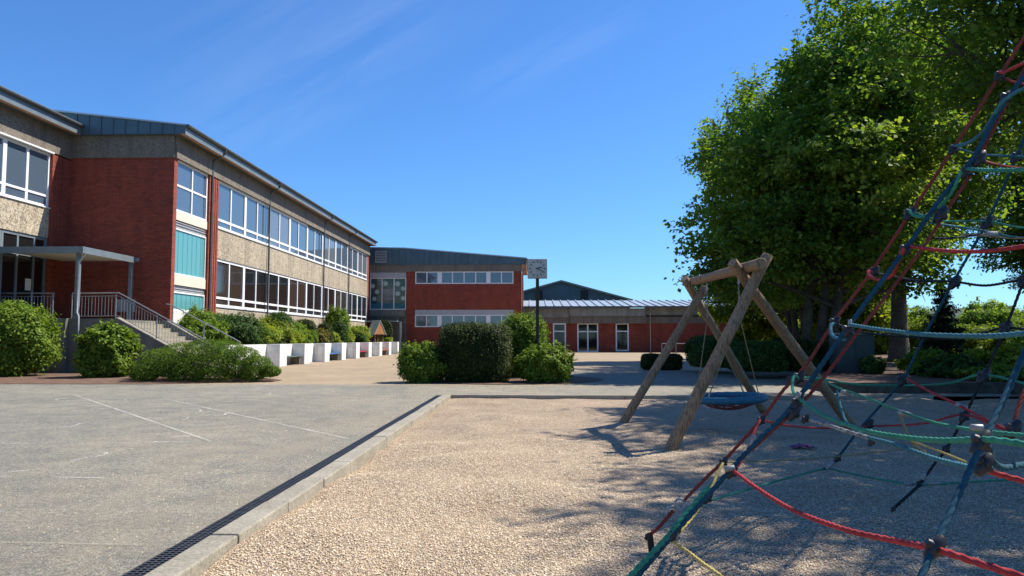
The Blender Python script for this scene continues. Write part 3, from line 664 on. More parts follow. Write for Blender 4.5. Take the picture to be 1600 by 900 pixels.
# glazed entrance left of the brick
e0, e1 = X(577), X(633.8)
MB().box(xL - 1, xB - .03, NY + .02, NY + .3, Hn(425.6), Hn(413.5)).build('eaves_band', M['dark_shadeconc'], D_)
MB().box(xL - 1, e0, NY + .04, NY + .3, 0, Hn(425.6)).build('brick_pier', M['brick'], D_)
MB().box(e0, e1, NY + .05, NY + .3, Hn(433.4), Hn(425.6)).build('head_panel', M['greypanel'], D_)
ew = window(D_, FY(NY + .1), e0, e1, Hn(483.8), Hn(433.6), [.335, .665], [], fw=.09, d=-.1, glass='glass_teal_dark', label='tall teal window with paper stars')
MB().box(e0 + (e1 - e0) * .36, e0 + (e1 - e0) * .645, NY + .13, NY + .165, Hn(469), Hn(451)).build('tan_panel', M['greyclad'], ew)
MB().box(e0 + .12, e1 - .12, NY + .135, NY + .168, Hn(483), Hn(474)).build('curtain', M['r_cyan'], ew)
def star(cx, cz, r, y):
    b = MB(); n = 8
    for k in range(n):
        a = 2 * math.pi * k / n + .2; d = Vector((math.cos(a), 0, math.sin(a))); nn_ = Vector((-d.z, 0, d.x)); c0 = Vector((cx, y - .0006 * k, cz))
        b.add([c0 + d * r * .12 - nn_ * r * .04, c0 + d * r * .6 - nn_ * r * .17, c0 + d * r, c0 + d * r * .6 + nn_ * r * .17, c0 + d * r * .12 + nn_ * r * .04], [(0, 1, 2, 3, 4)])
    b.build('paper_star', M['star'], ew)
M['star'] = mottled('pale_star_paper', (.5, .66, .6), (.58, .72, .66), 4, .8, .05, .002)
for (u, v, r) in ((582.5, 447, .27), (589, 456, .28), (585, 467, .27), (602.5, 443, .3), (621.5, 443.5, .3), (630, 451, .26), (621.5, 459, .3), (630, 466, .28)):
    q = yp(u, v, NY + .13); star(q.x, q.z, r, NY + .13)
MB().box(e0, e1, NY + .05, NY + .3, Hn(493.5), Hn(483.8)).build('lintel', M['concrete'], D_)
window(D_, FY(NY + .25), e0, e1, 0, Hn(493.5), [.22, .5, .78], [.83], fw=.09, d=-.1, glass='glass_dark', frame='galvdark', name='glazed_door')
PO = empty('porch_roof', (X(600), NY - 2, 0), 'small flat porch roof over the glazed entrance', 'porch roof')
MB().box(X(560), X(629), NY - 3.0, NY - .02, Hn(504), Hn(502)).build('roof_deck', M['galvdark'], PO)
qx = yp(626, 500, NY - 2.8).x
for xx in (qx, X(566)): MB().box(xx - .08, xx + .08, NY - 2.9, NY - 2.74, 0, Hn(504)).build('post', M['galv'], PO)

# ------------------------------------------------------------------ hall and gym
HY = 76.5; F = FY(HY); Xh = lambda u: yp(u, 520, HY).x; Hh_ = lambda v: yp(900, v, HY).z
E_ = empty('assembly_hall', (8, 80, 0), 'long low brick hall with a pale metal roof behind the clock', 'hall')
x0, x1 = Xh(812), Xh(1185)
wins = [(864, 884.3), (902, 934.8), (962, 982.4)]
MB().box(x0, x1, HY + .3, HY + 12, 0, Hh_(487)).build('inner_wall', M['dark_shadeconc'], E_)
b = MB(); cur = x0
for a, c in wins: b.box(cur, Xh(a), HY, HY + .3, 0, Hh_(505)); cur = Xh(c)
b.box(cur, x1, HY, HY + .3, 0, Hh_(505)); b.build('wall', M['brick'], E_)
b = MB(); b.box(x0, x1, HY - .04, HY + .3, Hh_(505), Hh_(495.5)); b.box(Xh(891), Xh(1010), HY - .35, HY - .041, Hh_(505.5), Hh_(494)); b.build('lintel_band', M['dark_shadeconc'], E_)
for q, (a, c) in enumerate(wins):
    v1 = 507.3; window(E_, F, Xh(a), Xh(c), 0 if q == 1 else .1, Hh_(505.02), [.5] if q == 1 else [], [.71], fw=.13, d=-.08, glass='glass_dark', name='glazed_door' if q == 1 else 'window')
b = MB(); b.box(x0, Xh(890), HY - .1, HY + .3, Hh_(495.45), Hh_(482)); b.box(Xh(890), Xh(1008), HY - .5, HY + .3, Hh_(493.9), Hh_(482)); b.box(Xh(1008), x1, HY - .1, HY + .3, Hh_(492), Hh_(480))
x = x0 + .2
while x < x1: b.box(x - .015, x + .015, HY - (.53 if Xh(890) < x < Xh(1008) else .13), HY - (.5 if Xh(890) < x < Xh(1008) else .1), Hh_(493.5), Hh_(482.5)); x += .5
b.build('cladding', M['greyclad'], E_)
b = MB(); b.prism([(HY - .9, Hh_(479.5)), (HY + 9, Hh_(479.5) + 1.1), (HY + 9, Hh_(479.5) + 1.02), (HY - .9, Hh_(479.5) - .08)], 'x', x0, x1)
x = x0 + .15
while x < x1: b.prism([(HY - .9, Hh_(479.5)), (HY + 9, Hh_(479.5) + 1.1), (HY + 9, Hh_(479.5) + 1.2), (HY - .9, Hh_(479.5) + .10)], 'x', x - .05, x + .05); x += .85
b.build('roof', M['bright_roof'] if 'bright_roof' in M else M['zinc_roof'], E_)
MB().box(x0, x1, HY - 1.0, HY - .92, Hh_(481.5), Hh_(478.9)).build('gutter', M['gutter'], E_)
MB().tube([(Xh(1016), HY - .55, Hh_(481)), (Xh(1016), HY - .1, Hh_(490)), (Xh(1016), HY - .1, 0)], .06, 8).build('downpipe', M['galv'], E_)
GYm = 98.0; ap = yp(877, 440.5, GYm); rt = yp(984, 469.5, GYm); hwid = rt.x - ap.x
G_ = empty('sports_hall', (ap.x, GYm + 10, 0), 'dark metal gable of the sports hall rising behind the low roof', 'sports hall')
MB().prism([(ap.x - hwid, 0), (ap.x + hwid, 0), (ap.x + hwid, rt.z), (ap.x, ap.z), (ap.x - hwid, rt.z)], 'y', GYm, GYm + 25).build('wall', M['zinc'], G_)
b = MB()
for s in (-1, 1): b.prism([(ap.x, ap.z), (ap.x + s * (hwid + .4), rt.z - .1), (ap.x + s * (hwid + .4), rt.z + .12), (ap.x, ap.z + .22)], 'y', GYm - .4, GYm + 25)
b.build('roof', M['greyclad'], G_)
for u in (907, 836): a = yp(u, 468, GYm); MB().box(a.x, a.x + 1.0, GYm - .05, GYm + .02, a.z, a.z + 1.2).build('louvre', M['ironblack'], G_)

# ------------------------------------------------------------------ clock
ck = gp(840, 589); ck = Vector((yp(840, 560, 25.0).x, 25.0, 0)); cz = yp(840, 420, 25).z; hs_ = .325
K = empty('yard_clock', ck, 'square white clock on a tall dark post among the shrubs', 'clock')
MB().tube([ck, (ck.x, ck.y, cz - hs_)], .055, 12).build('post', M['ironblack'], K)
cs = MB().box(ck.x - hs_, ck.x + hs_, ck.y - .09, ck.y + .09, cz - hs_, cz + hs_).build('case', M['greypanel'], K, bevel=.015)
fc = MB().box(ck.x - hs_ + .025, ck.x + hs_ - .025, ck.y - .098, ck.y - .088, cz - hs_ + .025, cz + hs_ - .025).build('clock_face', M['clockface'] if 'clockface' in M else mottled('opal_clock_face', (.46, .45, .42), (.54, .53, .49), 6, .5, .03, .002), cs)
def bar(a, r0, r1, wd, y, b):
    d = Vector((math.sin(a), 0, math.cos(a))); n = Vector((d.z, 0, -d.x)); c0 = Vector((ck.x, y, cz)); vs = []
    for yy in (0, -.006):
        for (r_, s) in ((r0, -1), (r1, -1), (r1, 1), (r0, 1)): q = c0 + d * r_ + n * s * wd / 2; vs.append((q.x, y + yy, q.z))
    b.add(vs, [(0, 1, 2, 3), (7, 6, 5, 4), (0, 4, 5, 1), (1, 5, 6, 2), (2, 6, 7, 3), (3, 7, 4, 0)])
b = MB()
for k in range(12): bar(k * math.pi / 6, .20, .27, .026, ck.y - .098, b)
for k in range(60):
    if k % 5: bar(k * math.pi / 30, .255, .27, .006, ck.y - .098, b)
b.ball((ck.x, ck.y - .1, cz - .07), .012); b.build('hour_marks', M['black'], cs)
b = MB(); bar(R(70), -.04, .15, .032, ck.y - .108, b); b.build('hour_hand', M['black'], cs)
b = MB(); bar(R(120), -.05, .235, .022, ck.y - .117, b); b.build('minute_hand', M['black'], cs)

# ------------------------------------------------------------------ nest swing
SW = empty('nest_swing', (2.8, 11.4, -.05), 'log-framed nest swing with a round blue seat on gravel', 'swing')
def log(a, b_, r0, r1, name, lab=None):
    a, b_ = Vector(a), Vector(b_); n = 14; pts = []; rs = []; rr = random.Random(int(a.x * 100)); off = [Vector((rr.uniform(-1, 1), rr.uniform(-1, 1), 0)) * .006 for _ in range(n + 1)]
    r0 *= .83; r1 *= .83
    for i in range(n + 1): t = i / n; pts.append(a + (b_ - a) * t + off[i]); rs.append(r0 + (r1 - r0) * t + rr.uniform(-.002, .002))
    d = (b_ - a).normalized(); pts = [a] + [a + d * .008] + pts[1:-1] + [b_ - d * .008, b_]; rs = [r0 * .93, r0] + rs[1:-1] + [r1, r1 * .92]
    return MB().tube(pts, rs, 16).build(name, M['log'], SW)
def foot(u, v): p = gp(u, v, -.06); return p
fA1, fA2, fB1, fB2 = foot(1050, 697), foot(1338, 668), foot(974, 660), foot(1197, 645)
tA1, tA2 = yp(1199, 399, 10.05), yp(1151, 408, 10.02)
tB1, tB2 = yp(1102, 448, 12.75), yp(1071, 434, 12.55)
def ext(f, t, k=.35): return f + (f - t).normalized() * k
log(ext(fA1, tA1), tA1 + Vector((0, -.02, 0)), .097, .085, 'leg'); log(ext(fA2, tA2) + Vector((0, .16, 0)), tA2 + Vector((-.02, .14, 0)), .095, .085, 'leg')
log(ext(fB1, tB1), tB1, .088, .08, 'leg'); log(ext(fB2, tB2) + Vector((0, .14, 0)), tB2 + Vector((0, .1, 0)), .088, .08, 'leg')
bm0, bm1 = yp(1190, 412, 9.75), yp(1079, 441, 12.85)
log(bm0, bm1, .092, .085, 'beam')
dv = (bm1 - bm0)
rc = yp(1136, 622, 11.45)
b = MB(); n = 56; ring = [(rc.x + .53 * math.cos(2 * math.pi * i / n), rc.y + .53 * math.sin(2 * math.pi * i / n), rc.z + .02 * math.cos(2 * math.pi * i / n)) for i in range(n + 1)]
rg = MB().tube(ring, .055, 12, False, 3, .06, .1).build('seat_ring', M['rubber_blue'], SW)
b = MB()
for k in range(-4, 5):
    for ax in (0, 1):
        pts = []
        o = k * .11; L_ = math.sqrt(max(.0, .5 ** 2 - o * o))
        for i in range(13):
            s = -L_ + 2 * L_ * i / 12; r2 = (s * s + o * o) / .25; z = rc.z - .17 * (1 - r2)
            pts.append((rc.x + (s if ax else o), rc.y + (o if ax else s), z))
        b.tube(pts, .009, 6, False)
b.build('seat_net', M['r_rust'], rg)
for f, sgn in ((.27, -1), (.72, 1)):
    hp = bm0 + dv * f + Vector((0, 0, -.08)); jn = hp + Vector((0, 0, -.55))
    b = MB(); q = 0
    while q < .55:
        c = hp + Vector((0, 0, -q)); o = int(round(q / .035)) % 2
        pts = [c + Vector(((.010 if not o else 0) * math.cos(a), (.010 if o else 0) * math.cos(a), .02 * math.sin(a) - .017)) for a in [2 * math.pi * i / 8 for i in range(9)]]
        b.tube(pts, .0032, 5, False); q += .034
    b.tube([bm0 + dv * f + Vector((0, 0, -.2)), bm0 + dv * f + Vector((0, 0, -.09))], .014, 8); b.build('chain', M['galv'], SW)
    for s in (-1, 1):
        ang = math.pi / 2 * sgn + s * .75; e = Vector((rc.x + .53 * math.cos(ang), rc.y + .53 * math.sin(ang), rc.z + .05))
        MB().tube([jn, e], .008, 6).build('rope', M['r_tan'], SW); MB().tube([e + Vector((0, 0, -.02)), e + (jn - e).normalized() * .08], .014, 8).build('clamp', M['galv'], SW)

# ------------------------------------------------------------------ rope climbing net
N_ = empty('climbing_net', (4.7, 4.5, -.05), 'large climbing pyramid of coloured ropes filling the right side', 'climbing net')
def smooth_path(pts, step=.008):
    P = [Vector(p) for p in pts]; out_ = []
    if len(P) == 2: Q = [P[0], P[0].lerp(P[1], .33), P[0].lerp(P[1], .66), P[1]]
    else: Q = P
    Q = [Q[0] * 2 - Q[1]] + Q + [Q[-1] * 2 - Q[-2]]
    for i in range(1, len(Q) - 2):
        a, b_, c, d = Q[i - 1:i + 3]; n = max(2, int((c - b_).length / step))
        for k in range(n):
            t = k / n; out_.append(.5 * ((2 * b_) + (c - a) * t + (2 * a - 5 * b_ + 4 * c - d) * t * t + (3 * b_ - a - 3 * c + d) * t ** 3))
    out_.append(Q[-2]); return out_
def rope(uvz, colr, dia=.018, off=None, name='rope'):
    pts = [yp(*q) + (off or Vector((0, 0, 0))) for q in uvz]
    return MB().tube(smooth_path(pts), dia * .43, 14, True, 3, .16, .042).build(name, M[colr], N_)
def knot(u, v, y, s=.045, ax=None):
    s *= .68
    """moulded black clamp: two shells round the rope crossing with bolts"""
    c = yp(u, v, y); a = Vector(ax or (.6, .05, .75)).normalized(); b = MB()
    b.tube([c - a * s * 1.3, c - a * s * 1.1, c - a * s * .45, c + a * s * .45, c + a * s * 1.1, c + a * s * 1.3], [s * .36, s * .48, s * .66, s * .66, s * .48, s * .36], 10)
    h = a.cross(Vector((0, 1, 0))).normalized(); b.tube([c - h * s * .95, c - h * s * .5, c + h * s * .5, c + h * s * .95], [s * .3, s * .5, s * .5, s * .3], 10)
    b.tube([c + Vector((0, -s * .75, 0)), c + Vector((0, s * .75, 0))], s * .22, 6)
    return b.build('connector', M['black'], N_)
def ferrule(u, v, y, d, s=.05, r=.013):
    s *= .65; r *= .85
    c = yp(u, v, y); d = Vector(d).normalized(); return MB().tube([c - d * s, c - d * s * .96, c + d * s * .96, c + d * s], [r * .9, r, r, r * .9], 10).build('ferrule', M['ferrule'], N_)
def z1(v): return 3.95 + (900 - v) / 790 * .35
def z2(v): return 5.05 - max(0, (500 - v)) / 440 * .35
def z4(v): return 7.0 - (735 - v) / 500 * 1.4
def z3(v): return 6.0 - (757 - v) / 320 * .6
e1p = [(960, 940), (1003, 893), (1055, 832), (1140, 736), (1187, 686), (1240, 632), (1320, 518), (1418, 385), (1470, 310), (1520, 248), (1562, 172), (1620, 92)]
E1 = [(u, v, z1(v)) for u, v in e1p]
rope(E1, 'r_blue', .028)
rope([(955, 938, 3.95), (1003, 888, 3.97), (1046, 843, 3.99), (1062, 822, 4.0), (1085, 795, 4.05), (1110, 765, 4.1)], 'r_green', .036, Vector((-.012, -.01, .012)))
rope([(u, v, z1(v) + .04) for u, v in ((1172, 705), (1262, 620), (1340, 520), (1440, 390), (1482, 325), (1518, 270), (1548, 210), (1610, 90))], 'r_rust', .020)
e2p = [(1085, 765), (1112, 738), (1130, 721), (1189, 656), (1222, 612), (1262, 567), (1302, 505), (1362, 424), (1418, 340), (1490, 232), (1562, 118), (1625, 20)]
rope([(u, v, z2(v)) for u, v in e2p[:]], 'r_rust', .024)
# tensioner down to the anchor
rope([(1085, 765, 5.05), (1068, 783, 5.04)], 'r_rust', .022)
rope([(1052, 798, 5.02), (1040, 812, 5.0), (1025, 828, 5.0), (1012, 836, 5.0)], 'r_rust', .026, name='anchor_strap')
for (u, v) in ((1062, 788), (1050, 800)):
    c = yp(u, v, 5.03); b = MB(); b.tube([c + Vector((.035 * math.cos(a), .01 * math.cos(a), .035 * math.sin(a))) for a in [2 * math.pi * i / 12 for i in range(13)]], .008, 7, False); b.build('shackle', M['galv'], N_)
c0 = yp(1015, 840, 5.0); MB().tube([c0 + Vector((.0, 0, .02)), (c0.x + .03, c0.y, -.2)], .022, 8).build('anchor_post', M['ironblack'], N_)
# front edge
f1 = [(1405, 985, 1.95), (1440, 900, 2.0), (1462, 850, 2.05), (1500, 768, 2.13), (1535, 692, 2.2), (1570, 620, 2.28), (1600, 553, 2.35), (1660, 420, 2.5)]
rope(f1, 'r_blue', .0205)
# front face rungs, edge1 -> front edge
rope([(1052, 846, 3.97), (1075, 862, 3.8), (1105, 885, 3.5), (1145, 912, 3.2)], 'r_yellow', .018)
rope([(1147, 736, 4.0), (1185, 764, 3.6), (1240, 797, 3.1), (1320, 827, 2.6), (1400, 845, 2.3), (1462, 858, 2.05), (1530, 880, 1.9), (1610, 905, 1.8)], 'r_red', .020)
rope([(1247, 622, 4.08), (1290, 650, 3.6), (1350, 672, 3.1), (1420, 684, 2.7), (1480, 688, 2.4), (1533, 686, 2.2), (1575, 690, 2.1), (1640, 700, 1.95)], 'r_green', .020)
rope([(1328, 507, 4.1), (1370, 514, 3.7), (1440, 522, 3.2), (1520, 525, 2.8), (1580, 523, 2.5), (1640, 515, 2.3)], 'r_cyan', .021)
rope([(1424, 385, 4.15), (1470, 391, 3.9), (1520, 393, 3.6), (1570, 389, 3.3), (1640, 378, 3.0)], 'r_red', .021)
rope([(1512, 264, 4.2), (1550, 266, 3.9), (1600, 265, 3.6), (1650, 262, 3.4)], 'r_green', .024)
# back ladder between edge 1 and edge 2 (seen nearly end on)
rope([(1131, 722, 5.05), (1122, 738, 4.9), (1112, 762, 4.6), (1092, 795, 4.3), (1070, 822, 4.1), (1050, 842, 3.99)], 'r_yellow', .021)
rope([(1188, 656, 5.05), (1180, 672, 4.7), (1172, 695, 4.4), (1162, 715, 4.2), (1150, 732, 4.03)], 'r_red', .019)
rope([(1140, 738, 4.05), (1118, 762, 4.5), (1100, 780, 4.9)], 'r_red', .018)
rope([(1250, 592, 5.05), (1241, 588, 4.9), (1238, 602, 4.5), (1241, 615, 4.2), (1250, 618, 4.1)], 'r_green', .018)
rope([(1305, 505, 5.05), (1299, 508, 4.9), (1299, 520, 4.6), (1306, 528, 4.4), (1320, 530, 4.15)], 'r_cyan', .022)
rope([(1365, 425, 5.0), (1357, 424, 4.9), (1360, 432, 4.7), (1378, 437, 4.5), (1396, 428, 4.3), (1402, 410, 4.2), (1413, 388, 4.15)], 'r_red', .022)
rope([(1428, 330, 4.95), (1421, 329, 4.9), (1432, 338, 4.7), (1450, 336, 4.5), (1470, 322, 4.3), (1490, 295, 4.2), (1502, 268, 4.15)], 'r_green', .022)
rope([(1488, 229, 4.85), (1510, 224, 4.7), (1532, 210, 4.5), (1550, 185, 4.3), (1568, 158, 4.2), (1600, 138, 4.1), (1640, 120, 4.0)], 'r_cyan', .024)
rope([(1558, 113, 4.8), (1570, 112, 4.6), (1590, 103, 4.4), (1620, 90, 4.3)], 'r_red', .022)
rope([(1572, 122, 4.75), (1585, 128, 4.6), (1620, 134, 4.4)], 'r_red', .014)
# far verticals
e4p = [(1285, 734), (1308, 716), (1345, 668), (1400, 607), (1413, 590), (1446, 522), (1490, 440), (1542, 347), (1588, 246), (1625, 150)]
rope([(u, v, z4(v)) for u, v in e4p], 'r_blue', .024)
e3p = [(1437, 758), (1462, 722), (1480, 700), (1507, 650), (1537, 588), (1571, 513), (1600, 438), (1640, 340)]
rope([(u, v, z3(v)) for u, v in e3p], 'r_dark', .022)
rope([(1397, 794, 5.85), (1418, 775, 5.9), (1437, 758, 5.98)], 'r_dark', .026, name='anchor_strap')
rope([(1583, 672, 3.6), (1590, 640, 3.65), (1603, 605, 3.7), (1630, 550, 3.8)], 'r_rust', .02)
# base rope round the foot of the net
rope([(1100, 785, 5.0), (1150, 770, 5.4), (1220, 750, 6.2), (1288, 733, 7.0), (1320, 738, 6.8), (1380, 750, 6.3), (1437, 757, 6.0), (1500, 754, 5.7), (1570, 750, 5.4), (1640, 746, 5.1)], 'r_green', .018)
# far rungs
rope([(1133, 722, 5.05), (1200, 720, 5.5), (1290, 715, 6.5), (1375, 706, 6.3), (1430, 700, 6.1)], 'r_tan', .014)
rope([(1190, 656, 5.05), (1230, 665, 5.6), (1290, 669, 6.2), (1358, 666, 6.8), (1440, 662, 6.3), (1505, 648, 5.8), (1560, 668, 5.3), (1640, 690, 4.9)], 'r_red', .018)
rope([(1252, 590, 5.05), (1282, 592, 5.6), (1340, 601, 6.2), (1408, 602, 6.6), (1480, 599, 6.1), (1537, 586, 5.7), (1620, 604, 5.2)], 'r_green', .020)
rope([(1308, 507, 5.05), (1350, 520, 5.5), (1446, 528, 6.3), (1510, 528, 6.0), (1571, 512, 5.6), (1640, 524, 5.2)], 'r_dark', .020)
rope([(1366, 427, 5.0), (1430, 438, 5.5), (1490, 440, 6.2), (1540, 446, 5.9), (1600, 437, 5.5), (1650, 440, 5.3)], 'r_dark', .022)
rope([(1428, 332, 4.95), (1470, 345, 5.4), (1542, 346, 5.9), (1600, 356, 5.5), (1650, 352, 5.3)], 'r_green', .018)
rope([(1492, 230, 4.85), (1530, 241, 5.2), (1588, 244, 5.5), (1650, 250, 5.2)], 'r_cyan', .018)
# slack inner ropes
rope([(1250, 652, 4.05), (1290, 663, 3.9), (1330, 676, 3.7), (1358, 684, 3.6)], 'r_black_white', .021)
rope([(1358, 684, 3.6), (1400, 695, 3.3), (1460, 716, 2.9), (1540, 736, 2.3)], 'r_cyan', .020)
rope([(1280, 590, 5.4), (1310, 606, 5.1), (1350, 620, 4.8), (1400, 640, 4.4), (1460, 660, 3.8), (1525, 672, 2.9), (1600, 680, 2.5), (1650, 684, 2.3)], 'r_green', .016)
rope([(1308, 610, 5.1), (1313, 635, 5.0), (1322, 658, 4.9), (1345, 678, 4.5), (1360, 686, 4.2)], 'r_cyan', .020)
rope([(1404, 640, 4.4), (1412, 664, 4.4), (1426, 692, 4.3), (1448, 708, 4.2)], 'r_tan', .016)
rope([(1426, 690, 4.3), (1460, 702, 4.0), (1510, 722, 3.6)], 'r_yellow', .012)
rope([(1418, 592, 6.5), (1450, 610, 5.9), (1500, 634, 5.2), (1560, 665, 4.6), (1640, 700, 4.0)], 'r_red', .020)
rope([(1545, 700, 2.25), (1552, 722, 2.3), (1570, 731, 2.4), (1600, 726, 2.5), (1650, 722, 2.6)], 'r_blue', .022)
rope([(1543, 736, 2.3), (1575, 745, 2.25), (1640, 762, 2.1)], 'r_red', .018)
rope([(1455, 348, 4.2), (1480, 352, 4.4), (1545, 362, 4.6), (1580, 370, 4.8), (1640, 374, 5)], 'r_cyan', .016)
rope([(1500, 366, 5.2), (1540, 368, 5.0), (1590, 372, 4.8), (1650, 368, 4.6)], 'r_tan', .016)
rope([(1450, 372, 4.3), (1490, 372, 4.4), (1530, 366, 4.6)], 'r_dark', .014)
rope([(1530, 250, 4.3), (1560, 258, 4.6), (1600, 264, 4.9)], 'r_rust', .02)
for k in ((1054, 836, z1(836), .045), (1143, 738, z1(738), .045), (1245, 630, z1(630), .05), (1240, 645, z1(645), .055), (1325, 516, z1(516), .05), (1415, 390, z1(390), .05), (1470, 335, z1(335), .06), (1510, 268, z1(268), .05), (1530, 248, z1(248), .06), (1572, 152, z1(152), .05),
          (1130, 722, z2(722), .045), (1189, 657, z2(657), .045), (1248, 590, z2(590), .06), (1304, 504, z2(504), .055), (1366, 424, z2(424), .05), (1422, 334, z2(334), .06), (1490, 233, z2(233), .05), (1562, 118, z2(118), .05), (1105, 778, 4.35, .045),
          (1309, 716, z4(716), .05), (1358, 663, z4(663), .06), (1410, 594, z4(594), .075), (1491, 441, z4(441), .075), (1542, 348, z4(348), .075), (1588, 245, z4(245), .065), (1446, 526, z4(526), .04),
          (1478, 702, z3(702), .05), (1507, 650, z3(650), .06), (1537, 588, z3(588), .075), (1571, 513, z3(513), .07), (1600, 438, z3(438), .065),
          (1461, 856, 2.04, .042), (1533, 692, 2.2, .045), (1537, 726, 2.22, .042), (1583, 672, 3.6, .06), (1362, 690, 3.9, .03), (1258, 655, 4.0, .03), (1437, 756, 6.0, .04), (1396, 795, 5.85, .03), (1012, 838, 5.0, .03)):
    knot(*k)
for (u, v, y, d, s, r_) in ((1322, 614, 5.0, (1, -.2, -.3), .05, .018), (1413, 646, 4.3, (1, -.3, -.3), .05, .018), (1526, 668, 2.7, (1, -.2, 0), .03, .014), (1502, 635, 5.2, (1, -.4, -.4), .055, .02), (1549, 366, 4.5, (1, 0, 0), .05, .02), (1297, 727, 6.9, (.6, 0, .6), .07, .022),
                            (1420, 756, 6.05, (1, -.1, 0), .05, .018), (1465, 755, 5.85, (1, -.1, 0), .09, .018), (1446, 743, 5.98, (.5, 0, .8), .06, .018), (1140, 732, 4.0, (1, 0, .2), .04, .018), (1247, 618, 4.05, (.3, 0, 1), .03, .016), (1328, 505, 4.1, (0, 0, 1), .03, .012), (1058, 838, 3.97, (.2, 0, 1), .03, .012), (1175, 690, 4.35, (.3, 0, .9), .06, .013)):
    ferrule(u, v, y, d, s, r_)
MB().tube([(4.75, 4.6, -.3), (4.75, 4.6, 5.6)], .08, 16).build('mast', M['galv'], N_)

# small purple cloth lying on the gravel
c = gp(1255, 701, -.05); b = MB(); rr = np.random.default_rng(2); nu, nv = 14, 9; vs = []
for j in range(nv):
    for i in range(nu):
        x = (i / (nu - 1) - .5) * .30; y_ = (j / (nv - 1) - .5) * .2; vs.append((c.x + x + rr.normal(0, .006), c.y + y_ + rr.normal(0, .006), c.z + .012 + .035 * abs(math.sin(x * 37 + y_ * 20)) * (1 - abs(2 * i / (nu - 1) - 1) ** 2) + rr.uniform(0, .012)))
b.add(vs, [(j * nu + i, j * nu + i + 1, (j + 1) * nu + i + 1, (j + 1) * nu + i) for j in range(nv - 1) for i in range(nu - 1)], True)
tag(b.build('crumpled_cloth', mottled('purple_cloth', (.12, .03, .09), (.25, .07, .17), 30, .8, .2, .004)), 'crumpled purple cloth lying on the gravel behind the ropes', 'cloth')
# ------------------------------------------------------------------ vegetation
def quads(C, S, rng, upb=.3, asp=.62, outw=None):
    n = len(C); nrm = rng.normal(size=(n, 3)); nrm[:, 2] = np.abs(nrm[:, 2]) * (1 + upb) + upb
    if outw is not None: nrm = nrm * .75 + outw
    nrm /= np.linalg.norm(nrm, axis=1)[:, None]
    t = rng.normal(size=(n, 3)); a = np.cross(nrm, t); a /= np.linalg.norm(a, axis=1)[:, None]; b = np.cross(nrm, a)
    s = S[:, None]; fold = nrm * s * .22
    V = np.stack([C - a * s, C + b * s * asp + fold, C + a * s * 1.0, C - b * s * asp + fold], 1).reshape(-1, 3)
    F = (np.arange(n)[:, None] * 4 + np.array([0, 1, 2, 3])[None]); return V, F
def crown_lobes(rng, H, Rr, z0, nl, lean=0, tap=.42):
    """lobe centres and radii filling an egg between z0 and H"""
    lobes = []
    for i in range(nl):
        for _ in range(60):
            d = rng.normal(size=3); d /= np.linalg.norm(d); r = rng.random() ** .4 * .72
            zc = (H + z0) / 2 - .06 * (H - z0); c = np.array([d[0] * Rr * r, d[1] * Rr * r, zc + d[2] * (H - z0) / 2 * r])
            t = (c[2] - z0) / (H - z0); k_ = 1 + .3 * tap - tap * t; c[0] = c[0] * k_ + lean * t; c[1] *= k_
            if all(np.linalg.norm(c - q[0]) > .45 * Rr * .55 for q in lobes): break
        lobes.append((c, Rr * rng.uniform(.19, .33)))
    return lobes
